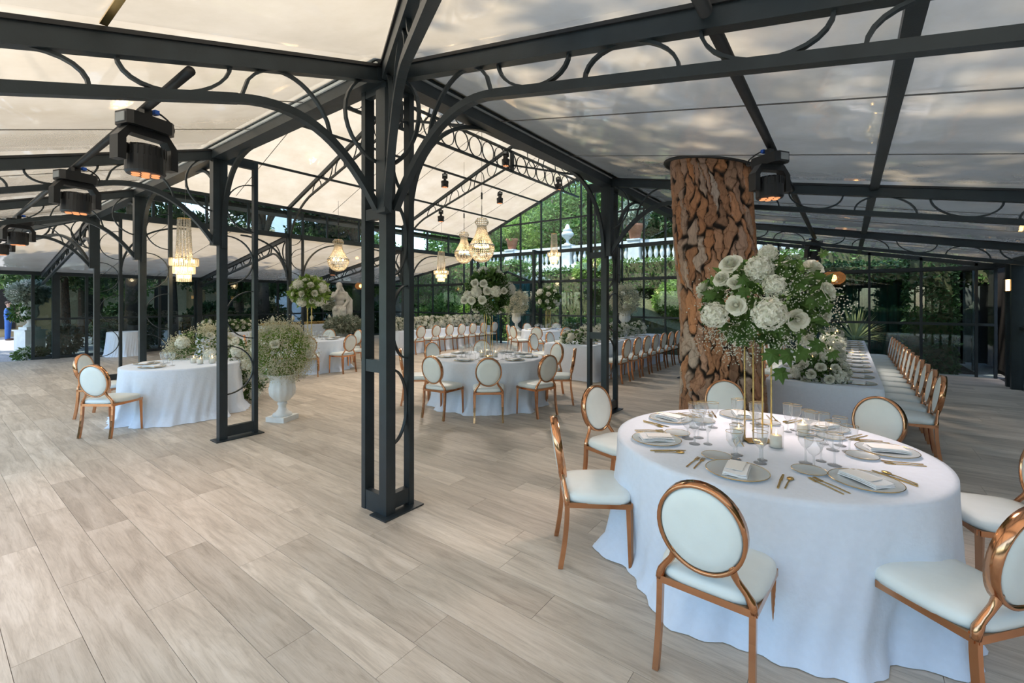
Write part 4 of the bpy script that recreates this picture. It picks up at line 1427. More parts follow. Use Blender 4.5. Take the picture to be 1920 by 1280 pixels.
for x, y, dp, s_, rl in ((1450, 655, 2.70, .17, 2.9), (1472, 655, 2.66, .17, 3.4), (1508, 652, 2.7, .16, 2.7), (1462, 690, 2.72, .15, 3.3), (1540, 640, 2.75, .15, 2.4), (1565, 655, 2.85, .13, 2.8),
                         (1502, 535, 2.68, .17, .3), (1530, 565, 2.7, .16, 5.6), (1478, 520, 2.7, .13, .9), (1515, 560, 2.62, .14, 4.2), (1405, 545, 2.66, .12, 1.8), (1340, 555, 2.8, .12, 1.2), (1545, 480, 2.95, .1, .4), (1400, 520, 2.72, .11, 2.2)):
    o = link('leaf', LOBED, 'leaf_mid' if y < 600 and x > 1470 else 'leaf', T1B)
    pw_ = at(x, y, dp)
    aim(o, pw_ - Vector(C1), ((CAMP - pw_).normalized() + Vector((random.uniform(-.6, .6), random.uniform(-.6, .6), .3))).normalized(), s_ * .66, rl)
# --- hall-centre bouquet
gold_stand(T2, 'tall gold stand on the hall-centre table', .80, 'gold flower stands')
C2 = Vector((T2[0], T2[1], 1.86))
dd = 7.0
fx = [(k, at(x, y, d), s_) for k, x, y, d, s_ in (('h', 893, 547, 6.72, .085), ('r', 914, 545, 6.75, .062), ('r', 906, 531, 6.85, .058), ('h', 930, 546, 6.75, .085), ('r', 884, 563, 6.75, .058), ('r', 904, 562, 6.65, .06), ('r', 871, 563, 6.85, .058), ('h', 877, 553, 6.9, .07), ('r', 890, 531, 6.95, .06), ('r', 945, 545, 6.9, .05))]
bouquet('flower_arrangement', 'tall bouquet of white blooms and trailing leaves on the hall-centre table', 'tall bouquets', tuple(C2), (.36, .36, .36), 5, 3, 1100, .12, 1200, 24, rs=.075, hs=.12, fixed=fx, gdroop=.25, gr=.006)
gold_stand(T4, 'gold stand on the round table near the statue', .86, 'gold flower stands')
bouquet('flower_arrangement', 'bright green and white bouquet on the table near the statue', 'tall bouquets', (T4[0], T4[1], 1.95), (.42, .42, .34), 18, 9, 900, .15, 300, 0, rs=.085, hs=.13, small=True, leafm='leaf_bright')
gold_stand(T7, 'gold stand on the farthest round table', .8, 'gold flower stands')
bouquet('flower_arrangement', 'round white bouquet on the farthest round table', 'tall bouquets', (T7[0], T7[1], 1.80), (.38, .38, .34), 15, 4, 600, .14, 200, 0, rs=.09, hs=.12, small=True)
# --- urns
def urn(label, u, v, s_=1., pedestal=0., group='white fluted urns', mat='plaster'):
    t = thing('urn', label, 'urn', (u, v, 0), .4, group)
    if pedestal:
        MB().box((0, 0, pedestal / 2), (.42 * s_, .42 * s_, pedestal - .06)).build('pedestal', mat, t)
        MB().box((0, 0, pedestal - .02), (.48 * s_, .48 * s_, .04)).build('cap_slab', mat, t)
        MB().box((0, 0, .04), (.5 * s_, .5 * s_, .08)).build('plinth', mat, t)
    z = pedestal
    MB().box((0, 0, z + .035 * s_), (.30 * s_, .30 * s_, .07 * s_)).build('foot', mat, t)
    pr = [(.13, .07), (.125, .10), (.09, .12), (.055, .17), (.05, .21), (.065, .235), (.065, .25), (.05, .27)]
    MB().lathe([(r * s_, z + h * s_) for r, h in pr], 24).build('stem', mat, t, True)
    b = [(.05, .265), (.10, .29), (.165, .37), (.175, .45), (.155, .56), (.16, .60), (.185, .64), (.20, .655), (.195, .665), (.15, .66), (.13, .56)]
    MB().lathe([(r * s_, z + h * s_) for r, h in b], 48, flute=lambda zz: .035 if z + .30 * s_ < zz < z + .58 * s_ else 0).build('bowl', mat, t, True)
    return t
urn('white fluted urn on the floor behind the ring column', .95, 3.6)
bouquet('flower_arrangement', 'cloud of baby\'s breath with cream roses spilling from the floor urn', 'baby\'s breath clouds', (.95, 3.62, .98), (.40, .40, .38), 8, 0, 2600, .05, 12000, 0, rs=.065, leafm='leaf_bright', gypm='bloom_cream', petal='petal_cream', hollow=.25, gr=.0068)
# bank of flowers behind the two-seat table
bouquet('flower_arrangement', 'bank of baby\'s breath behind the two-seat table', 'flowers behind the two-seat table', (.75, 5.9, .88), (.50, .32, .36), 4, 3, 900, .06, 6500, 0, hs=.1, rs=.06, leafm='leaf_mid', gypm='bloom_cream', hollow=.3, gr=.0085)
bouquet('flower_arrangement', 'heap of cream hydrangeas beside the two-seat table', 'flowers behind the two-seat table', (1.05, 5.35, .72), (.40, .50, .32), 6, 16, 700, .08, 400, 0, hs=.105, rs=.06, petal='petal_cream', hollow=.4)
bouquet('flower_arrangement', 'low greenery and baby\'s breath falling to the floor beside the two-seat table', 'flowers behind the two-seat table', (1.2, 5.55, .32), (.35, .55, .34), 3, 3, 900, .08, 1500, 0, hs=.1, leafm='leaf', hollow=.3, gr=.006)
# tall urns by the end wall
urn('white urn on a tall pedestal before the teal curtain', 11.25, 7.0, 1., .62)
bouquet('flower_arrangement', 'dome of baby\'s breath in the urn before the teal curtain', 'baby\'s breath domes', (11.25, 7.0, 1.62), (.40, .40, .42), 8, 0, 900, .06, 5200, 0, rs=.07, small=True, leafm='leaf_grey', gypm='bloom_cream', hollow=.3, gr=.011)
urn('white urn on a tall pedestal behind the end-on long table', 11.25, 2.75, 1., .75)
bouquet('flower_arrangement', 'dome of baby\'s breath in the urn behind the end-on long table', 'baby\'s breath domes', (11.25, 2.75, 1.74), (.42, .42, .42), 8, 2, 900, .06, 5200, 0, rs=.07, small=True, leafm='leaf_grey', gypm='bloom_cream', hollow=.3, gr=.011)
# runners
for k in range(8):
    bouquet('flower_arrangement', '%s clump of the white flower bank on the table below the clerestory' % ordn(k), 'flower bank below the clerestory', (7.2 + .56 * k, 8.85, .92), (.34, .24, .24), 46, 8, 220, .10, 1500, 0, rs=.062, hs=.09, small=True, petal='petal_cream' if k % 2 else 'petal', lower=-.6, gr=.010, hollow=.5)
bouquet('flower_arrangement', 'low clump of cream roses hanging over the end of the end-on long table', 'flowers on the end-on long table', (6.62, 2.02, .86), (.24, .28, .19), 14, 6, 320, .075, 500, 0, rs=.05, hs=.075, small=True, petal='petal_cream')
for k in range(5):
    bouquet('flower_arrangement', '%s cream clump along the end-on long table' % ordn(k), 'flowers on the end-on long table', (7.3 + .78 * k, 2.02, .9), (.34, .22, .20), 18, 4, 200, .09, 700, 0, rs=.055, hs=.08, small=True, petal='petal_cream', lower=-.6, gr=.009)
put('table_card', MB().box((0, 0, .09), (.012, .13, .18)).mesh('table_card'), 'paper', 6.78, 1.72, TZ, .1, 'white upright card beside the flowers of the end-on long table', 'card', None)
bouquet('flower_arrangement', 'low white roses and dark leaves hanging over the near end of the very long table', 'flowers on the very long table', (4.28, -2.62, .86), (.28, .27, .18), 24, 6, 380, .085, 260, 8, rs=.056, hs=.075, petal='petal_cream')
for k in range(6):
    bouquet('flower_arrangement', '%s clump along the very long table' % ordn(k), 'flowers on the very long table', (5.2 + 1.0 * k, -2.64, .86), (.40, .19, .19), 26, 6, 180, .08, 500, 0, rs=.052, hs=.075, small=True, petal='petal_cream', lower=-.6)
# ================================================================ PINE TRUNK
def trunk():
    t = thing('pine_tree', 'old pine with thick plated orange bark growing through the roof', 'tree', (3.37, -1.76, 0))
    nth, nz = 240, 420
    Ht = 5.2
    cols, rows = 29, 14
    cth, cz = [], []
    for i in range(cols):
        for k in range(rows):
            cth.append((i + random.uniform(-.38, .38)) * 2 * PI / cols)
            cz.append((k + (i % 2) * .5 + random.uniform(-.42, .42)) * Ht / rows)
    ncell = len(cth)
    crnd = RNG.random(ncell)
    th = np.linspace(0, 2 * PI, nth, endpoint=False); zz = np.linspace(0, Ht, nz)
    TH, ZZ = np.meshgrid(th, zz)
    wob = .09 * np.sin(ZZ * 4.1 + TH * 2) + .045 * np.sin(ZZ * 9.3 + TH * 5) + .03 * np.sin(ZZ * 21 + TH * 9) + .015 * np.sin(ZZ * 53 - TH * 13)
    X = TH + wob
    Rm = .42
    f1 = np.full(TH.shape, 9.); f2 = np.full(TH.shape, 9.); idx = np.zeros(TH.shape, int)
    for k in range(ncell):
        dth = np.abs((X - cth[k] + PI) % (2 * PI) - PI) * Rm
        d = np.sqrt((dth / .052) ** 2 + ((ZZ - cz[k]) / .25) ** 2)
        m1 = d < f1
        f2 = np.where(m1, f1, np.minimum(f2, d))
        f1 = np.where(m1, d, f1)
        idx = np.where(m1, k, idx)
    e = np.clip(f2 - f1 + .04 * np.sin(ZZ * 47 + TH * 11) + .03 * np.sin(ZZ * 29 - TH * 23), 0, 1)
    g1 = np.full(TH.shape, 9.); g2 = np.full(TH.shape, 9.)
    for k in range(1100):
        a_, z_ = random.uniform(0, 2 * PI), random.uniform(0, Ht)
        r0, r1 = max(0, int((z_ - .4) / Ht * nz)), min(nz, int((z_ + .4) / Ht * nz) + 1)
        dth = np.abs((X[r0:r1] - a_ + PI) % (2 * PI) - PI) * Rm
        d = np.sqrt((dth / .05) ** 2 + ((ZZ[r0:r1] - z_) / .09) ** 2)
        q1, q2 = g1[r0:r1], g2[r0:r1]
        m1 = d < q1
        g2[r0:r1] = np.where(m1, q1, np.minimum(q2, d)); g1[r0:r1] = np.where(m1, d, q1)
    fine = np.clip(g2 - g1, 0, 1)
    plate = np.clip(e / .34, 0, 1) ** .7 * (.86 + .14 * np.clip(fine / .2, 0, 1))
    rad = .385 + .11 * np.exp(-ZZ / .35) + .02 * np.sin(3 * TH + 1) + .012 * np.sin(ZZ * 2 + TH)
    rad = rad + .040 * plate + (crnd[idx] - .5) * .02 * plate
    XX = rad * np.cos(TH) - .029 * ZZ; YY = rad * np.sin(TH) + .039 * ZZ
    V_ = np.stack([XX, YY, ZZ], -1).reshape(-1, 3)
    i = np.arange(nz - 1)[:, None] * nth; j = np.arange(nth)[None]; j2 = (j + 1) % nth
    F_ = np.stack([i + j, i + j2, i + nth + j2, i + nth + j], -1).reshape(-1, 4)
    me = np_mesh('trunk', V_, F_, True)
    ca = me.color_attributes.new('plate', 'FLOAT_COLOR', 'POINT')
    cc = np.stack([e.ravel(), crnd[idx].ravel(), fine.ravel(), np.ones(e.size)], -1).astype(np.float32)
    ca.data.foreach_set('color', cc.ravel())
    link('trunk', me, 'bark', t)
    # crown far above the roof, an umbrella of needles
    cr = []
    for k in range(64):
        a = k * 2.39996; r = math.sqrt((k + .5) / 64) * 6.6
        cr.append((r * math.cos(a) + .35, r * math.sin(a) + .98, 9.6 + RNG.random() * 1.4 - r * .1))
    P_ = np.concatenate([inell(360, (1.3, 1.3, .6), .2) + np.array(c) for c in cr])
    o = link('crown', leaves('crown', P_, .34, .4, .4), 'pine_needle', t); o['kind'] = 'stuff'
    for c in cr[::3]:
        MB().tube(bez((-.15, .2, 5.0), (0, 0, 7.5), (c[0] * .5, c[1] * .5, 8.6), c, 8), [.3 * (1 - i / 9) + .04 for i in range(9)], 8).build('bough', 'wood_branch', t, True)
    zc = zB(-1.63) + .02
    pts = [(-.09 + .52 * math.cos(2 * PI * q / 40), .13 + .49 * math.sin(2 * PI * q / 40), zc + SB * .49 * math.sin(2 * PI * q / 40)) for q in range(40)]
    MB().tube(pts, .022, 8, True).build('roof_collar', 'black', t, True)
    vs = []; fs = []
    for q in range(40):
        a = 2 * PI * q / 40
        for r in (.52, .40):
            vs.append((-.09 + r * math.cos(a), .13 + r * .94 * math.sin(a), zc + SB * r * .94 * math.sin(a) - .012 + (.52 - r) * .35))
    for q in range(40):
        b = ((q + 1) % 40) * 2
        fs.append((q * 2, b, b + 1, q * 2 + 1))
    MB().add(vs, fs).build('collar_skirt', 'black', t, True)
    return t
trunk()

# ================================================================ STAGE LIGHTS
def make_head():
    t = thing('stage_light', 'x', 'stage light')
    # origin at the clamp on the pipe; hangs down
    base = MB()
    pr = [(-.15, -.06), (-.12, -.085), (.12, -.085), (.15, -.06), (.15, .06), (.12, .085), (-.12, .085), (-.15, .06)]
    vs = [(x, y, z) for z in (-.07, -.16) for x, y in pr]
    base.add(vs, [tuple(range(8)), tuple(range(15, 7, -1))] + [(i, i + 8, (i + 1) % 8 + 8, (i + 1) % 8) for i in range(8)])
    base.build('base', 'black', t)
    MB().box((-.153, 0, -.115), (.006, .09, .06)).build('display', 'sash', t)
    yk = MB()
    yk.sweep([(-.165, 0, -.40), (-.165, 0, -.25), (-.12, 0, -.185), (.12, 0, -.185), (.165, 0, -.25), (.165, 0, -.40)], SQ(.085, .05), (0, 1, 0))
    yk.build('yoke', 'black', t)
    MB().lathe([(0, -.27), (.10, -.27), (.112, -.285), (.115, -.45), (.105, -.465), (.0, -.462)], 28).build('head', 'black', t)
    fin = MB()
    for k in range(20):
        a = 2 * PI * k / 20
        fin.box((.113 * math.cos(a), .113 * math.sin(a), -.31), (.01, .008, .07), a)
    fin.build('cooling_fins', 'black', t)
    ln = MB()
    for k in range(7):
        a = 2 * PI * k / 6
        r = 0 if k == 6 else .062
        ln.lathe([(0, -.4665), (.026, -.4665), (.022, -.472), (0, -.474)], 12, (r * math.cos(a), r * math.sin(a), 0))
    ln.build('lens_cluster', 'lens', t)
    MB().box((0, 0, -.045), (.05, .06, .07)).build('clamp', 'black', t)
    MB().tube(bez((.13, .06, -.12), (.26, .05, -.13), (.24, .03, -.03), (.07, .0, .0), 12), .007, 6).build('cord', 'black', t, True)
    MB().box((.06, .0, -.01), (.03, .05, .03)).build('tape', 'blue_tape', t)
    return t
HD0 = make_head(); HD_USED = [False]
def head(loc, rz, s_, label, group, beam_=None, pan=0.):
    if not HD_USED[0]:
        HD_USED[0] = True; o = HD0; o.location = loc; o.rotation_euler = (0, 0, rz); o.scale = (s_,) * 3
        tag(o, label, 'stage light', group)
    else:
        o = copy_tree(HD0, loc, rz, s_, label=label, group=group)
    if pan:
        for ch in o.children:
            if ch.name.split('.')[0] in ('yoke', 'head', 'cooling_fins', 'lens_cluster'): ch.rotation_euler = (0, 0, pan)
    if beam_:
        ld = bpy.data.lights.new('beam', 'SPOT')
        ld.energy = beam_[0]; ld.color = beam_[1]; ld.spot_size = math.radians(beam_[2]); ld.spot_blend = .9; ld.shadow_soft_size = .3
        lo = bpy.data.objects.new('beam', ld); COL.objects.link(lo)
        lo.location = (loc[0], loc[1], loc[2] - .5 * s_)
        tgt = Vector(beam_[3])
        lo.rotation_euler = (lo.location - tgt).to_track_quat('Z', 'Y').to_euler()
def pipe(name, a, b, r, label):
    tag(MB().tube([a, b], r, 14).build(name, 'black', None, True), label, 'pipe')
pipe('lighting_pipe', (-1.3, .02, zA(-1.3) - .15), (-1.3, 12., zA(-1.3) - .15), .026, 'lighting pipe under the cream side ceiling')
zp = zA(-1.3) - .15
PINK = (1., .68, .57); WARM = (1., .86, .74)
head((-1.3, .82, zp), .3, .95, 'stage light nearest the camera on the cream-ceiling pipe', 'stage lights under the cream ceiling', (30, PINK, 80, (-1.6, 1.2, 0)))
head((-1.3, 2.95, zp), .3, .95, 'second stage light on the cream-ceiling pipe', 'stage lights under the cream ceiling', (30, PINK, 80, (-1.5, 2.2, 0)))
head((-1.3, 6.9, zp), .3, .95, 'third stage light on the cream-ceiling pipe', 'stage lights under the cream ceiling')
head((-1.3, 9.2, zp), .3, .95, 'farthest stage light on the cream-ceiling pipe', 'stage lights under the cream ceiling')
pipe('lighting_pipe', (-.2, -2.36, zB(-2.36) - .02), (8.7, -2.36, zB(-2.36) - .1), .032, 'lighting pipe slanting under the glossy brown ceiling past the trunk')
head((2.15, -2.36, zB(-2.36) - .08), 1.0, .92, 'stage light hanging beside the top of the pine trunk', 'stage lights under the glossy ceiling', (120, (1., .80, .72), 95, (1.2, -2.4, .76)), pan=1.45)
head((8.2, -2.36, zB(-2.36) - .16), 1.0, .95, 'stage light above the tall trunk-side bouquet', 'stage lights under the glossy ceiling', (110, WARM, 85, (7.4, -2.6, .7)), pan=1.45)
MB_ = [((6.9, 6.55), 'first'), ((9.7, 6.55), 'second'), ((7.6, 7.9), 'third')]
head((6.95, 6.4, zH(6.4) - .13), .8, .9, 'stage light over the hall on the upper purlin, by the truss', 'stage lights in the hall roof', (420, WARM, 75, (4.2, 4.5, 0)))
head((9.5, 6.4, zH(6.4) - .15), .8, .9, 'stage light over the hall on the upper purlin, towards the end wall', 'stage lights in the hall roof', (380, WARM, 75, (9, 6.5, 0)))
head((8.25, 7.9, zH(7.9) - .2), .8, .9, 'stage light over the hall on the lower purlin', 'stage lights in the hall roof')
head((7.75, 4.8, 5.95), .5, .95, 'stage light on the ridge girder beside the king post', 'stage lights in the hall roof', (480, WARM, 80, (5, 2.0, 0)))
head((10.6, 4.8, 5.85), .5, .95, 'stage light at the far end of the ridge girder', 'stage lights in the hall roof')
head((2.6, 3.2, zH(3.2) - .4), 1.2, 1., 'stage light half hidden behind the corner column', 'stage lights in the hall roof')
head((6.6, 11.6, 3.05), .5, .9, 'stage light under the far low ceiling above the tall bouquet', 'stage lights under the far ceiling')
# ================================================================ CHANDELIERS
def strand_points(f, n, m_):
    P_ = []
    for q in range(n):
        a = 2 * PI * q / n
        for k in range(m_):
            r, z = f(k / (m_ - 1))
            P_.append((r * math.cos(a), r * math.sin(a), z))
    return np.array(P_)
def ring_part(t, r, z, w_, mat, name='ring'):
    MB().tube([(r * math.cos(2 * PI * q / 28), r * math.sin(2 * PI * q / 28), z) for q in range(28)], w_, 6, True).build(name, mat, t, True)
def glow(loc, e):
    ld = bpy.data.lights.new('chandelier_glow', 'POINT'); ld.energy = e; ld.color = (1, .72, .42); ld.shadow_soft_size = .08
    lo = bpy.data.objects.new('chandelier_glow', ld); COL.objects.link(lo); lo.location = loc
def basket(c, H_, Rr, ceil, label):
    """crown, waist strands, belly ring and beaded bowl; c = belly centre, bottom = c.z - .32 H"""
    t = thing('chandelier', label, 'chandelier', c, 0, 'basket chandeliers')
    zt, zb_ = .64 * H_, -.34 * H_
    def crown(k): return (Rr * (.36 + .16 * math.sin(PI * k)), zt - .16 * H_ * k)
    def up(k): return (Rr * (.34 + .64 * k ** 1.7), (zt - .17 * H_) * (1 - k) + .02 * k)
    def low(k): return (Rr * math.cos(k * PI / 2 * .95), zb_ * math.sin(k * PI / 2))
    for nm, f, n, m_, r in (('crown_beads', crown, 18, 6, .013), ('strand_beads', up, 30, 15, .017), ('bowl_beads', low, 34, 11, .018)):
        o = link(nm, beads(nm, strand_points(f, n, m_), r * H_ / .95, (1, 1, 1.5)), 'crystal', t); o['kind'] = 'stuff'
    for k in (0., .5, 1.):
        ring_part(t, *crown(k), .005, 'gold')
    ring_part(t, Rr, .03, .012, 'chrome', 'belly_ring'); ring_part(t, Rr, .0, .008, 'gold', 'belly_ring')
    for k in (.45, .75): ring_part(t, *up(k), .003, 'gold')
    for k in (.3, .55, .78): ring_part(t, *low(k), .003, 'gold')
    b = MB()
    for q in range(6):
        a = 2 * PI * q / 6
        b.ell((Rr * .5 * math.cos(a), Rr * .5 * math.sin(a), .02), (.02, .02, .045), 8, 6)
    b.build('bulbs', 'bulb', t, True)
    MB().tube([(0, 0, zt), (0, 0, ceil - c[2] + .08)], .004, 6).build('cable', 'black', t)
    ch = MB()
    for k in range(8):
        z = zt + .02 + k * .035
        ch.tube([(.010 * math.cos(2 * PI * q / 10) if k % 2 else 0, 0 if k % 2 else .010 * math.cos(2 * PI * q / 10), z + .022 * math.sin(2 * PI * q / 10)) for q in range(10)], .0025, 4, True)
    ch.build('chain', 'black', t)
    MB().tube([(0, 0, zt + .42), (0, 0, zt + .56)], .018, 8).build('hoist', 'black', t)
    glow((c[0], c[1], c[2] + .02), 9)
basket((5.0, 3.32, 2.86), .92, .27, zH(3.3), 'large crystal basket chandelier over the hall-centre table')
basket((7.35, 6.02, 3.12), .90, .27, zH(6.0), 'crystal basket chandelier just behind the large one')
basket((5.16, 8.94, 2.90), .92, .29, zH(8.9), 'crystal basket chandelier over the statue side of the hall')
def waterfall(c, H_, Rr, ceil, label):
    t = thing('chandelier', label, 'chandelier', c, 0, 'waterfall chandeliers')
    def col(k): return (Rr * (.42 + .12 * k), H_ * (1 - .62 * k))
    o = link('strand_beads', beads('strand_beads', strand_points(col, 14, 26), .013 * H_, (1, 1, 1.3)), 'crystal', t); o['kind'] = 'stuff'
    ring_part(t, Rr * .45, H_, .008, 'gold', 'top_ring')
    z0 = H_ * .37
    for k, (r, n) in enumerate(((1., 40), (.76, 32), (.5, 22))):
        pz = z0 - k * H_ * .125
        ring_part(t, Rr * r, pz, .006, 'gold', 'tier_ring')
        pm = MB()
        for q in range(n):
            a = 2 * PI * q / n
            pm.box((Rr * r * math.cos(a), Rr * r * math.sin(a), pz - H_ * .06), (.008, .02, H_ * .115), a)
        o = pm.build('prisms', 'crystal', t); o['kind'] = 'stuff'
        bb = MB()
        for q in range(6):
            a = 2 * PI * q / 6 + k
            bb.ell((Rr * r * .7 * math.cos(a), Rr * r * .7 * math.sin(a), pz - .04), (.014, .014, .03), 6, 5)
        bb.build('bulbs', 'bulb', t, True)
    MB().tube([(0, 0, H_), (.02, 0, H_ + .25), (0, 0, ceil - c[2] + .08)], .004, 6).build('cable', 'wire', t)
    glow((c[0], c[1], c[2] + H_ * .2), 7)
waterfall((.49, 6.0, 2.03), 1.05, .205, zH(6.0), 'tall waterfall chandelier of crystal strands above the two-seat table')
waterfall((8.36, 8.0, 2.36), 1.0, .25, zH(8.0), 'pale waterfall chandelier over the flower-covered table')
waterfall((10.6, 4.96, 2.96), 1.0, .22, zH(4.96), 'pale waterfall chandelier before the end wall balustrade view')
# ================================================================ STATUE AND PEOPLE
def fuse(mb, voxel, smooth_it=6):
    """weld overlapping volumes into one continuous skin"""
    me = mb.mesh('body')
    ob = bpy.data.objects.new('tmp', me); COL.objects.link(ob)
    r = ob.modifiers.new('r', 'REMESH'); r.mode = 'VOXEL'; r.voxel_size = voxel; r.use_smooth_shade = True
    s_ = ob.modifiers.new('s', 'SMOOTH'); s_.iterations = smooth_it; s_.factor = .5
    dg = bpy.context.evaluated_depsgraph_get(); dg.update()
    out = bpy.data.meshes.new_from_object(ob.evaluated_get(dg))
    bpy.data.objects.remove(ob)
    out.polygons.foreach_set('use_smooth', [True] * len(out.polygons))
    return out
def limb(mb, pts, rr, n=10):
    P_ = [Vector(p) for p in pts]
    mb.tube(P_, rr, n)
    for p, r in zip(P_, rr): mb.ell(p, (r, r, r), 10, 8)
SX, SY = 7.75, 13.0
st = thing('statue', 'pale stone statue of a draped seated figure rising from grey-green leaves', 'statue', (SX, SY, 0), math.atan2(-15.9, -10) + PI / 2)
# local: -Y faces the camera side
b = MB()
b.ell((0, .05, 1.42), (.20, .15, .14)); b.ell((0, .02, 1.62), (.20, .14, .22)); b.ell((.01, .0, 1.86), (.23, .15, .18)); b.ell((0, .0, 2.02), (.22, .12, .09))
limb(b, [(0, -.02, 2.05), (-.02, -.06, 2.16)], [.075, .07])
b.ell((-.03, -.08, 2.29), (.095, .115, .135)); b.ell((-.02, -.02, 2.33), (.125, .13, .13))
b.ell((-.035, -.19, 2.275), (.02, .03, .03)); b.ell((-.035, -.15, 2.20), (.07, .06, .09))
limb(b, [(-.21, -.02, 2.0), (-.29, -.14, 1.78), (-.14, -.24, 1.98), (-.09, -.2, 2.12)], [.085, .07, .055, .05])
limb(b, [(.22, .0, 2.0), (.30, -.04, 1.72), (.16, -.26, 1.52)], [.09, .075, .055]); b.ell((.12, -.3, 1.5), (.05, .07, .035))
limb(b, [(-.11, .02, 1.40), (-.17, -.36, 1.42), (-.15, -.33, 1.0)], [.14, .115, .085]); b.ell((-.15, -.40, .97), (.055, .12, .045))
limb(b, [(.11, .02, 1.40), (.13, -.38, 1.36), (.16, -.36, .98)], [.14, .115, .085]); b.ell((.16, -.43, .95), (.055, .12, .045))
link('figure', fuse(b, .017, 4), 'marble', st)
d = MB()
for k in range(9):
    x = -.06 + .05 * k
    limb(d, [(.16 + .012 * k, .04 + .02 * (k % 2), 2.08 - .012 * k), (.27 + .02 * k, .06, 1.75), (.22 + .025 * k, -.04 - .03 * (k % 3), 1.3), (.10 + .035 * k, -.16 - .05 * (k % 2), .92)], [.05, .055, .06, .05], 8)
for k in range(6):
    limb(d, [(-.2 + .08 * k, -.10 - .04 * (k % 2), 1.52), (-.16 + .07 * k, -.36, 1.44 - .03 * (k % 2)), (-.13 + .06 * k, -.40, 1.12)], [.04, .045, .04], 8)
limb(d, [(-.02, .1, 2.38), (.1, .12, 2.15), (.2, .12, 1.9)], [.07, .07, .06])
link('drapery', fuse(d, .02, 3), 'marble', st)
MB().lathe([(.0, .3), (.45, .3), (.40, .6), (.36, .9), (.2, .95), (0, .95)], 9).build('rock_base', 'stone', st)
MB().box((0, 0, .17), (1.1, 1.0, .34)).build('plinth', 'stone', st)
bouquet('greenery', 'grey-green foliage piled round the foot of the statue', None, (SX - .05, SY - .35, .82), (.78, .62, .34), 0, 0, 3600, .11, 900, 0, leafm='leaf_grey', lower=-.9, hollow=.35, gr=.012, cat='greenery')
bouquet('greenery', 'pale sprays held against the statue\'s chest', None, (SX - .52, SY - .05, 1.62), (.25, .25, .24), 0, 0, 700, .08, 400, 0, leafm='leaf_grey', hollow=.2, gr=.012, cat='greenery')
def person(label, loc, rz, top_m, leg_m, hair_len=.0, dress=False, sc_=1.):
    t = thing('person', label, 'person', loc, rz)
    t.scale = (sc_,) * 3
    b = MB()
    b.ell((0, 0, 1.66), (.075, .095, .115)); limb(b, [(0, .0, 1.46), (0, .0, 1.58)], [.055, .05])
    b.ell((0, -.095, 1.65), (.014, .02, .02))
    for s_ in (-1, 1): b.ell((s_ * .078, .0, 1.655), (.012, .02, .03))
    b.ell((0, 0, 1.25), (.15, .10, .22)); b.ell((0, 0, .98), (.15, .1, .12))
    for s_ in (-1, 1):
        limb(b, [(s_ * .17, 0, 1.40), (s_ * .23, .02, 1.12), (s_ * .20, -.10, .90)], [.05, .042, .032])
        limb(b, [(s_ * .085, 0, .95), (s_ * .10, .01, .50), (s_ * .11, .02, .06)], [.075, .052, .036])
        b.ell((s_ * .11, -.05, .035), (.04, .11, .035))
        for f in range(4): limb(b, [(s_ * (.20 - .012 * f + .018), -.12, .875), (s_ * (.195 - .01 * f + .016), -.135, .80 + .006 * f)], [.010, .008], 6)
        limb(b, [(s_ * .175, -.11, .885), (s_ * .165, -.14, .845)], [.011, .009], 6)
    link('body', fuse(b, .014, 2), 'skin', t)
    c = MB()
    c.ell((0, 0, 1.27), (.195, .135, .25)); c.ell((0, .0, 1.02), (.185, .13, .17)); limb(c, [(-.15, 0, 1.42), (.15, 0, 1.42)], [.068, .068])
    for s_ in (-1, 1): limb(c, [(s_ * .175, 0, 1.40), (s_ * .235, .02, 1.12), (s_ * .208, -.09, .93)], [.07, .06, .05])
    link('jacket' if not dress else 'bodice', fuse(c, .02, 3), top_m, t)
    g = MB()
    if dress:
        MB().lathe([(.15, 1.0), (.2, .7), (.28, .3), (.36, .02)], 22, cap=False).build('skirt', leg_m, t, True)
    else:
        g.ell((0, 0, .95), (.165, .12, .12))
        for s_ in (-1, 1): limb(g, [(s_ * .09, 0, .92), (s_ * .102, .01, .50), (s_ * .112, .02, .10)], [.095, .075, .062])
        link('trousers', fuse(g, .02, 3), leg_m, t)
        f = MB()
        for s_ in (-1, 1):
            f.ell((s_ * .112, -.05, .04), (.05, .125, .045))
        for s_ in (0,):
            pass
        for s_ in (-1, 1): MB().ell((s_ * .112, -.05, .04), (.05, .125, .045)).build('shoe', 'shoe', t, True)
    h = MB(); h.ell((0, .02, 1.70), (.088, .10, .095))
    if hair_len: limb(h, [(0, .07, 1.68), (0, .09, 1.68 - hair_len)], [.08, .06])
    link('hair', fuse(h, .015, 2), 'hair', t)
    return t
person('man in a bright blue suit standing on the gravel outside', (.40, 28.4, -.11), 1.2, 'blue_suit', 'blue_suit', sc_=1.02)
person('person in a pale dress beside the man in blue', (-.3, 28.9, -.11), 2.6, 'pale_dress', 'pale_dress', .25, True)

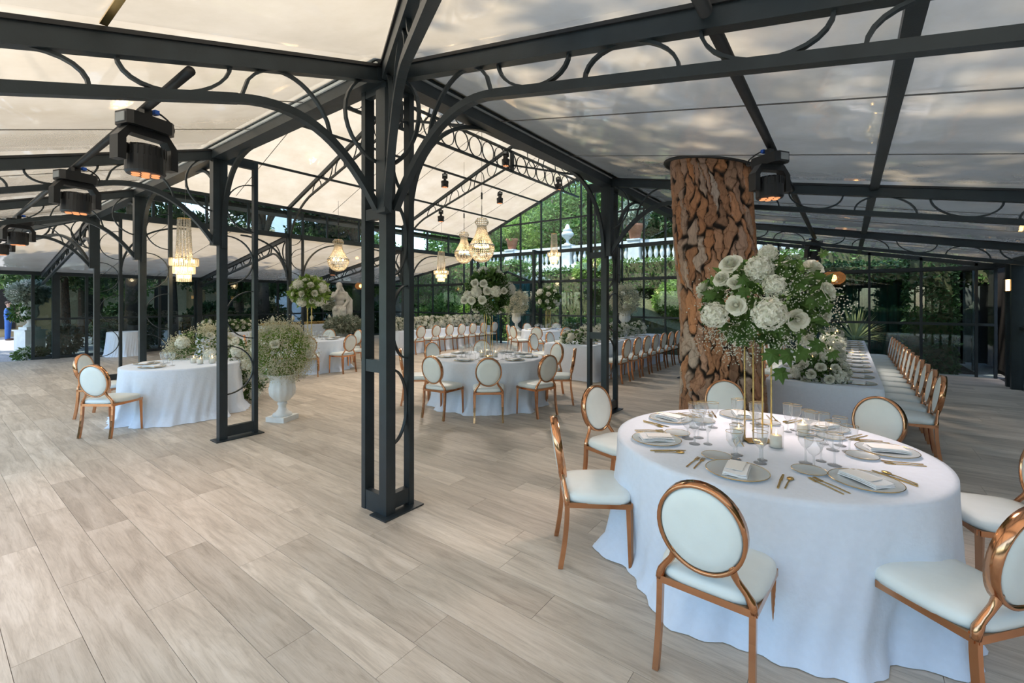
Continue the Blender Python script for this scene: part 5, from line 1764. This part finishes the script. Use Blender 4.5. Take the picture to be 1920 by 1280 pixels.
# ================================================================ LAMPS
def rattan(loc, s_, ceil, label):
    t = thing('rattan_lamp', label, 'pendant lamp', loc, 0, 'rattan pendant lamps')
    for k in range(9):
        z = -.8 + 1.6 * k / 8
        r = math.sqrt(1 - z * z * .8) * .26 * s_
        MB().tube([(r * math.cos(2 * PI * q / 26), r * math.sin(2 * PI * q / 26), z * .17 * s_) for q in range(26)], .006 * s_, 5, True).build('hoop', 'rattan', t)
    mb = MB()
    for k in range(40):
        a = 2 * PI * k / 40
        mb.tube([(math.sqrt(1 - z * z * .8) * .255 * s_ * math.cos(a), math.sqrt(1 - z * z * .8) * .255 * s_ * math.sin(a), z * .17 * s_) for z in np.linspace(-.95, .95, 7)], .0035 * s_, 4)
    o = mb.build('weave', 'rattan', t); o['kind'] = 'stuff'
    MB().ell((0, 0, 0), (.07 * s_, .07 * s_, .09 * s_), 12, 8).build('bulb', 'lamp_glow', t, True)
    MB().tube([(0, 0, .16 * s_), (0, 0, ceil - loc[2])], .006, 6).build('cord', 'black', t)
p = at(1563, 521, 11.0)
rattan((p.x, p.y, p.z), .95, zB(p.y), 'glowing rattan pendant behind the tall trunk-side bouquet')
p = at(676, 536, 19.)
rattan((p.x, p.y, p.z), .85, 3.0, 'small glowing rattan pendant beside the statue')
wl = thing('wall_lantern', 'lit wall lantern with amber glass by the dark doorway', 'wall lamp', (10.72, VB + .12, 2.02))
for dx in (-.09, 0, .09):
    MB().box((dx, 0, 0), (.035, .05, .22)).build('glass_strip', 'lamp_glow', wl)
MB().box((0, 0, .125), (.26, .1, .03)).build('cap', 'black', wl); MB().box((0, 0, -.125), (.26, .1, .03)).build('tray', 'black', wl)
MB().box((0, -.05, 0), (.2, .02, .24)).build('back_plate', 'black', wl)

# ================================================================ GARDEN
def tree(label, c, h, crown, n, size, mat, trunk_r=.14, zc=None, group='garden trees', clumps=14, name='tree'):
    t = thing(name, label, 'tree', (c[0], c[1], c[2] if len(c) > 2 else -.11), 0, group)
    zc = zc or h * .66
    MB().tube(bez((0, 0, 0), (.1, .05, h * .3), (-.15, .1, h * .5), (.1, 0, h * .8), 8), [trunk_r * (1 - i * .09) for i in range(9)], 9).build('trunk', 'wood_branch', t, True)
    cen = inell(clumps, (crown[0] * .75, crown[1] * .75, crown[2] * .78), .5) + np.array((0, 0, zc))
    for k in range(min(6, clumps)):
        q = cen[k]
        MB().tube(bez((0, 0, h * .35), (0, 0, h * .5), (q[0] * .5, q[1] * .5, q[2] * .9), tuple(q), 6), [trunk_r * .45 * (1 - i * .12) for i in range(7)], 6).build('branch', 'wood_branch', t, True)
    per = n // clumps
    P_ = np.concatenate([inell(per, (crown[0] * .45, crown[1] * .45, crown[2] * .36), .25) + q for q in cen])
    o = link('foliage', leaves('foliage', P_, size, .55, .4), mat, t); o['kind'] = 'stuff'
    return t
def hedge(label, a, b, wd, z0, z1, n, size, mat='leaf_mid', name='hedge'):
    a = Vector(a); b = Vector(b)
    Lh = (b - a).length
    t = thing(name, label, 'hedge', ((a.x + b.x) / 2, (a.y + b.y) / 2, z0))
    rz = math.atan2((b - a).y, (b - a).x)
    MB().box((0, 0, (z1 - z0) / 2 - .05), (Lh - .1, wd * .8, z1 - z0 - .12), rz).build('core', 'soil', t)
    q = RNG.random((n, 3)) - .5
    ax = RNG.integers(0, 3, n)
    sgn = np.where(RNG.random(n) < .5, -.5, .5)
    for k in range(3): q[:, k] = np.where(ax == k, sgn + (RNG.random(n) - .5) * .12, q[:, k])
    P_ = q * np.array((Lh, wd, z1 - z0)); P_[:, 2] += (z1 - z0) / 2
    cz, sz = math.cos(rz), math.sin(rz)
    P_ = np.stack([P_[:, 0] * cz - P_[:, 1] * sz, P_[:, 0] * sz + P_[:, 1] * cz, P_[:, 2]], -1)
    o = link('foliage', leaves('foliage', P_, size, .6, .4), mat, t); o['kind'] = 'stuff'
    return t
# terrace: retaining wall, balustrade, hedges and trees on the slope beyond the end wall
UB = 16.3
rw = thing('retaining_wall', 'grey stone retaining wall of the terrace beyond the end wall', 'wall', (UB + .6, 6, 0), 0, None, 'structure')
MB().box((0, 0, 1.55), (.8, 34, 3.3)).build('wall_body', 'wall_stone', rw)
MB().box((-.06, 0, 3.24), (1.0, 34, .14)).build('coping', 'limestone', rw)
MB().box((12, 0, 1.55), (24, 44, 3.3)).build('terrace_fill', 'soil', rw)
tag(MB().box((UB + 13, 6, 3.2), (24, 44, .1)).build('terrace_ground', 'soil'), 'planted terrace ground above the retaining wall', 'ground', kind='structure')
bl = thing('balustrade', 'white stone balustrade along the terrace beyond the end wall', 'balustrade', (UB + .5, 0, 3.31))
BAL = MB().lathe([(.085, .0), (.085, .05), (.05, .07), (.045, .11), (.085, .22), (.10, .30), (.08, .40), (.045, .52), (.04, .60), (.06, .63), (.075, .66), (.075, .72)], 10).mesh('baluster', True)
piers = [-9, -5.6, -2.2, 1.2, 4.6, 8.0, 11.4, 14.8, 18.2]
MB().box((0, 5, .09), (.34, 28, .18)).build('plinth', 'limestone', bl)
MB().box((0, 5, .98), (.36, 28, .14)).build('hand_rail', 'limestone', bl)
for v in piers:
    MB().box((0, v, .55), (.42, .5, 1.1)).build('pier', 'limestone', bl)
    MB().box((0, v, 1.1), (.5, .58, .07)).build('pier_cap', 'limestone', bl)
for a, b_ in zip(piers[:-1], piers[1:]):
    for k in range(11):
        o = link('baluster', BAL, 'limestone', bl); o.location = (0, a + .42 + k * (b_ - a - .84) / 10, .18)
def stone_vase(loc, label):
    t = thing('garden_vase', label, 'vase', loc)
    MB().lathe([(.16, 0), (.16, .05), (.07, .09), (.06, .2), (.10, .25), (.28, .42), (.32, .52), (.26, .58), (.20, .66), (.24, .70), (.12, .80), (.10, .9), (.04, .98), (0, 1.0)], 20).build('body', 'limestone', t, True)
    MB().box((0, 0, -.02), (.4, .4, .06)).build('foot', 'limestone', t)
stone_vase((UB + .5, 8.0, 4.46), 'lidded stone vase on a balustrade pier')
stone_vase((UB + .5, 1.2, 4.46), 'stone vase on the balustrade pier behind the lattice column')
def pot(loc, s_, label, plant):
    t = thing('plant_pot', label, 'pot', loc)
    MB().lathe([(0, 0), (.15 * s_, 0), (.22 * s_, .34 * s_), (.25 * s_, .34 * s_), (.25 * s_, .42 * s_), (.21 * s_, .42 * s_), (.19 * s_, .36 * s_)], 18).build('pot', 'terracotta', t, True)
    P_ = inell(500, (.42 * s_, .42 * s_, .4 * s_), .3) + np.array((0, 0, .75 * s_))
    o = link('foliage', leaves('foliage', P_, .22 * s_, .3, .4), plant, t); o['kind'] = 'stuff'
pot((UB + .55, 11.4, 4.46), 1.35, 'terracotta pot with leafy plant on the balustrade', 'leaf_bright')
pot((UB + .5, 4.6, 4.46), 1.5, 'terracotta pot on the balustrade pier behind the bluish column', 'leaf_grey')
hedge('clipped hedge below the balustrade near the trunk', (15.4, -7, 0), (15.4, 5.4, 0), .9, 2.2, 3.35, 9000, .12, 'leaf_mid')
hedge('clipped hedge beside the far end of the end wall', (15.2, 9.5, 0), (15.2, 17.5, 0), 1.2, 1.5, 3.55, 9000, .13, 'leaf_mid')
hedge('low shrubs at the foot of the retaining wall by the far end', (14.3, 8.8, 0), (14.3, 15.5, 0), .8, -.1, 1.3, 6000, .13, 'leaf_bright')
hedge('low shrubs outside the end wall behind the farthest table', (14.0, 2.2, 0), (14.0, 6.2, 0), .7, -.1, .95, 4200, .12, 'leaf_mid')
def bank(label, c, r, mat='leaf_bright', n=4500, size=.14):
    t = thing('shrub', label, 'shrub', c, 0, 'shrubs on the bank')
    P_ = inell(n, r, .45)
    o = link('foliage', leaves('foliage', P_, size, .55, .4), mat, t); o['kind'] = 'stuff'
    MB().tube([(0, 0, -r[2] * 1.2), (0.05, .02, r[2] * .4)], [.06, .02], 7).build('stem', 'wood_branch', t)
bank('bright shrub outside the end wall behind the baby\'s breath urn', (14.6, 2.0, 1.7), (.9, 1.0, .8))
bank('bright shrub outside the end wall just beside the pine trunk', (14.4, .4, 1.0), (.7, .8, .8))
bank('leafy bush outside the end wall beyond the flower bank', (14.0, 11.0, 1.2), (.9, 1.2, .95))
bank('bush outside the end wall at the far corner', (14.2, 13.6, 1.1), (.9, 1.2, 1.0), 'leaf_mid')
bank('ivy-like shrub hanging beside the porch', (15.5, 6.0, 3.0), (.5, .9, .6), 'leaf_bright')
slope = MB().add([(13.2, -1.2, -.1), (16.5, -1.2, -.1), (16.5, 4.0, 2.3), (13.2, 4.0, 1.4), (16.5, 4.0, -.1), (13.2, 4.0, -.1)], [(0, 1, 2, 3), (0, 3, 5), (1, 4, 2), (2, 4, 5, 3)]).build('grass_bank', 'soil')
tag(slope, 'sloping dry grass bank outside the end wall beside the trunk', 'bank', kind='structure')
# trees on the terrace
spots = [((19.5, 15.5), 'leaf_mid', 3.0), ((20.5, 11.2), 'leaf_bright', 2.7), ((19.3, 8.6), 'leaf_mid', 2.4), ((21.5, 5.8), 'leaf_mid', 2.9), ((19.6, 2.8), 'leaf_dark', 2.6), ((20.5, -.8), 'leaf_mid', 2.8), ((19.8, -4.6), 'leaf_mid', 2.7), ((24, 13), 'leaf_mid', 3.6), ((25, 7), 'leaf_dark', 3.8), ((25, 1), 'leaf_mid', 3.8), ((24, -6), 'leaf_dark', 3.4), ((24, 19), 'leaf_dark', 3.6)]
for k, ((x, y), mt, r) in enumerate(spots):
    tree('%s terrace tree from the far end, beyond the balustrade' % ordn(k), (x, y, 3.2), 5.2 + (k % 3) * .7 + (2 if x > 22 else 0), (r, r, 2.2 + (1.2 if x > 22 else 0)), 8500, .20, mt, .16, 2.9 + (1.8 if x > 22 else 0), 'terrace trees')
hedge('tall hedge closing the terrace beyond the trees', (28.5, -14, 0), (28.5, 28, 0), 1.5, 3.2, 9.5, 16000, .42, 'leaf_mid')
# porches outside the end wall
def porch(label, u0, u1, v0, v1, zt, gable, curt, group='porches'):
    t = thing('garden_porch', label, 'porch', ((u0 + u1) / 2, (v0 + v1) / 2, 0))
    cu, cv = (u0 + u1) / 2, (v0 + v1) / 2
    for u in (u0, u1):
        for v in (v0, v1):
            MB().box((u - cu, v - cv, zt / 2), (.1, .1, zt)).build('post', 'steel', t)
    if gable:
        for s_ in (-1, 1):
            MB().bar((u0 - cu, s_ * (v1 - v0) / 2, zt), (u0 - cu, 0, zt + .45), .07, .09).build('gable_bar', 'steel', t)
            q = [(u0 - cu, s_ * (v1 - v0) / 2, zt + .04), (u1 - cu, s_ * (v1 - v0) / 2, zt + .04), (u1 - cu, 0, zt + .49), (u0 - cu, 0, zt + .49)]
            MB().add(q + [(a, b__, c_ - .02) for a, b__, c_ in q], [(0, 1, 2, 3), (7, 6, 5, 4), (0, 4, 5, 1), (1, 5, 6, 2), (2, 6, 7, 3), (3, 7, 4, 0)]).build('roof_sheet', 'glass', t)
        MB().bar((u0 - cu, -(v1 - v0) / 2, zt), (u0 - cu, (v1 - v0) / 2, zt), .08, .1).build('tie_beam', 'steel', t)
    else:
        MB().box((0, 0, zt + .06), (u1 - u0 + .3, v1 - v0 + .3, .12)).build('roof_slab', 'dark_timber', t)
        MB().box((u1 - cu, 0, zt / 2), (.1, v1 - v0, zt)).build('back_wall', 'dark_timber', t)
        MB().box((0, 0, -.08), (u1 - u0, v1 - v0, .06)).build('deck', 'dark_timber', t)
    for (v_a, v_b, u) in curt:
        n = int((v_b - v_a) / .02)
        vs = []
        for k in range(n + 1):
            y = v_a + (v_b - v_a) * k / n
            x = u + .05 * math.sin(y * 24) + .02 * math.sin(y * 57)
            vs += [(x - cu, y - cv, .02), (x - cu, y - cv, zt - .05), (x + .02 - cu, y - cv, zt - .05), (x + .02 - cu, y - cv, .02)]
        fs = []
        for k in range(n):
            a = k * 4
            fs += [(a, a + 4, a + 5, a + 1), (a + 2, a + 6, a + 7, a + 3), (a + 1, a + 5, a + 6, a + 2)]
        MB().add(vs, fs).build('curtain', 'curtain', t, True)
    return t
porch('glazed gable porch with teal curtains beyond the end wall', 12.9, 15.2, 7.45, 9.9, 2.5, True, [(7.6, 8.75, 13.1), (9.3, 9.8, 13.1)])
porch('deep dark porch with teal curtain beyond the very long table', 13.5, 15.0, -5.4, -1.2, 2.5, False, [(-5.2, -1.4, 14.6)])
porch('small dark porch with timber roof beside the trunk', 13.6, 15.8, -.9, .9, 2.35, False, [])
hedge('ivy-clad pillar beside the dark porch curtain', (13.2, -5.0, 0), (13.2, -4.1, 0), .5, -.1, 2.9, 4500, .10, 'leaf_dark', 'ivy_pillar')
hedge('ivy draping the dark porch roof edge', (13.3, -4.2, 0), (13.3, -1.4, 0), .4, 2.25, 2.75, 2200, .10, 'leaf_dark', 'ivy_fringe')
# yucca outside
yk = thing('yucca', 'spiky pale green yucca outside the end of the very long table', 'plant', (13.15, -3.05, -.11))
for k in range(95):
    a = random.uniform(0, 2 * PI); el = random.uniform(.05, 1.35)
    Ly = random.uniform(.75, 1.1)
    dx = Vector((math.cos(a) * math.cos(el), math.sin(a) * math.cos(el), math.sin(el)))
    sd_ = dx.cross(Vector((0, 0, 1))).normalized()
    p0 = Vector((0, 0, .75)); pm = p0 + dx * Ly * .55; pe = p0 + dx * Ly - Vector((0, 0, .12 * math.cos(el)))
    MB().add([p0 + sd_ * .012, pm + sd_ * .022, pe, pm - sd_ * .022, p0 - sd_ * .012, pm + Vector((0, 0, -.006))], [(0, 1, 5, 4), (1, 2, 5), (5, 2, 3), (4, 5, 3)]).build('leaf', 'yucca_leaf', yk)
MB().lathe([(0, 0), (.26, 0), (.30, .6), (.33, .62), (.33, .7), (.28, .7)], 20).build('pot', 'limestone', yk, True)
# dark shrubbery and wall outside the side wall, beyond the very long table
hedge('dark tall hedge outside the side wall, lengthened unseen to cut sky light', (-8, -8.2, 0), (11.6, -8.2, 0), 1.4, -.1, 3.4, 12000, .20, 'leaf_dark')  # camera end lengthened out of view to cut low sky light
hedge('unseen clipped hedge added behind the camera to cut low sky light', (-8.5, -9, 0), (-8.5, 22, 0), 1.2, -.1, 1.2, 7000, .24, 'leaf_mid')  # unseen, added to cut low sky light and its reflection
for k, y in enumerate((-13, -9.4, -5.8, -2.2)):  # unseen trees added to block the bright horizon mirrored in the end wall
    tree('%s unseen tree added far behind the camera to block the horizon' % ordn(k), (-24 + (k % 2), y), 8.5, (2.3, 2.3, 3.6), 5000, .34, 'leaf_dark', .25, 4.4, 'added horizon-blocking trees behind the camera')
dk = thing('garden_building', 'dark timber annexe beyond the wall lantern', 'building', (14.0, -7.0, 0))
MB().box((0, 0, 1.5), (4.0, 2.2, 3.0)).build('wall_body', 'dark_timber', dk)
MB().box((0, 0, 3.08), (4.4, 2.6, .16)).build('roof_slab', 'dark_timber', dk)
MB().box((-2.03, .3, 1.1), (.06, .9, 2.1)).build('door_leaf', 'dark_timber', dk)
for k, (x, y) in enumerate([(5.0, -10.8), (10.5, -11.2), (16.0, -11.0)]):  # unseen trees added to keep sky light off the glossy ceiling
    tree('%s unseen tall tree added behind the side hedge to block sky' % ordn(k), (x, y), 9.5, (3.2, 3.0, 3.6), 9000, .36, 'leaf_dark', .25, 5.8, 'added sky-blocking trees behind the side hedge')
hedge('ivy climbing the retaining wall behind the farthest table', (16.05, 2.5, 0), (16.05, 9.6, 0), .25, -.1, 3.1, 6500, .13, 'leaf_mid', 'wall_ivy')
# ---- far garden side (beyond the dark glass doors)
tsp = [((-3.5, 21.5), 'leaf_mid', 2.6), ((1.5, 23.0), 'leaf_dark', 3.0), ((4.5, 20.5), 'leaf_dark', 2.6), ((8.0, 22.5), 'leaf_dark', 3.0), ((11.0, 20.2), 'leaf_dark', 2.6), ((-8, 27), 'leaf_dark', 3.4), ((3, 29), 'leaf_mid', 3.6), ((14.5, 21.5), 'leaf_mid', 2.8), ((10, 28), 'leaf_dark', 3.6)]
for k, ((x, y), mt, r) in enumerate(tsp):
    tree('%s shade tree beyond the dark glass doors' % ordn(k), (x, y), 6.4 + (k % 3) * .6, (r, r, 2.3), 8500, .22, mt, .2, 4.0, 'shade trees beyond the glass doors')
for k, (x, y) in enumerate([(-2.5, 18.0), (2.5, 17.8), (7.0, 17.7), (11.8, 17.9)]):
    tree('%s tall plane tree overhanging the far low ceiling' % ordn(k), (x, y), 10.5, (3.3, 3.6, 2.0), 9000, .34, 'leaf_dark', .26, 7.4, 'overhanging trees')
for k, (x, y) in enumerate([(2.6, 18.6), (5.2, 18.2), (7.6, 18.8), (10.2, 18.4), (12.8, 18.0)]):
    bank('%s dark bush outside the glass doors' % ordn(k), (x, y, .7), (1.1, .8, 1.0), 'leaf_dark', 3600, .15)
hs = thing('house', 'ochre house with slatted shutters behind the shade trees', 'house', (4.0, 31.5, 0))
MB().box((0, 3, 3.5), (20, 6, 7.2)).build('wall_body', 'ochre', hs)
for k in range(5):
    x = -7 + 3.4 * k
    MB().box((x, -.02, 1.5), (1.0, .08, 2.4)).build('door_leaf', 'dark_timber', hs)
    for s_ in (-1, 1):
        sh = MB().box((x + s_ * .85, -.05, 1.6), (.62, .05, 2.3)).build('shutter', 'shutter', hs)
        for q in range(9):
            MB().box((x + s_ * .85, -.085, .65 + q * .235), (.5, .03, .07)).build('slat', 'shutter', sh)
wh = thing('white_house', 'white rendered house seen through the clerestory', 'house', (20, 40, 0))
MB().box((0, 0, 5), (14, 8, 11)).build('wall_body', 'house_white', wh)
for k in range(4):
    MB().box((-5 + 3.2 * k, -4.02, 6.5), (1.1, .08, 1.7)).build('window_frame', 'dark_timber', wh)
urn('pale fluted urn on a pedestal outside the open door', -.12, 16.95, 1.15, .85, 'urns outside the open door')
bouquet('greenery', 'bushy grey-green plant in the urn outside the open door', None, (-.14, 16.95, 1.95), (.46, .46, .38), 0, 0, 1700, .12, 500, 0, leafm='leaf_grey', hollow=.3, gr=.012, cat='greenery')
bouquet('greenery', 'ivy trailing under the urn outside the open door', None, (-.36, 16.8, 1.35), (.24, .2, .26), 0, 0, 260, .11, 0, 0, leafm='leaf', hollow=.2, cat='greenery')
bouquet('greenery', 'baby\'s breath at the foot of the pedestal outside the open door', None, (-.12, 16.5, .12), (.45, .28, .24), 0, 0, 700, .09, 900, 0, leafm='leaf_mid', hollow=.2, gr=.012, cat='greenery')
bouquet('greenery', 'rounded grey-green bush just inside the dark glass', None, (.62, 16.75, .5), (.42, .36, .5), 0, 0, 1500, .10, 400, 0, leafm='leaf_grey', hollow=.3, gr=.01, cat='greenery')
# buffet: golden food, flowers
for k in range(9):
    o = link('pastry_tray', MB().box((0, 0, .02), (.34, .26, .04)).mesh('tray'), 'gold')
    o.location = (5.85 + .38 * k, 15.0, .757); tag(o, '%s tray of golden pastries on the buffet' % ordn(k), 'food tray', 'buffet trays')
    for j in range(7):
        MB().ell((-.1 + .1 * (j % 3), -.07 + .07 * (j // 3), .075), (.055, .05, .045), 8, 6).build('pastry', 'fruit_gold', o, True)
for k in range(4):
    o = thing('buffet_lamp', '%s small white lamp standing on the buffet' % ordn(k), 'lamp', (6.2 + .8 * k, 15.15, .757), 0, 'buffet lamps')
    MB().lathe([(0, 0), (.06, 0), (.02, .02), (.015, .16), (.06, .18), (.07, .30), (.0, .40)], 12).build('body', 'candle', o, True)
for k in range(5):
    bouquet('flower_arrangement', '%s white and green clump on the buffet end table' % ordn(k), 'flowers on the buffet end table', (3.05 + .27 * k, 12.4, .92), (.22, .26, .2), 9, 3, 220, .1, 120, 0, rs=.06, hs=.08, small=True, lower=-.6)
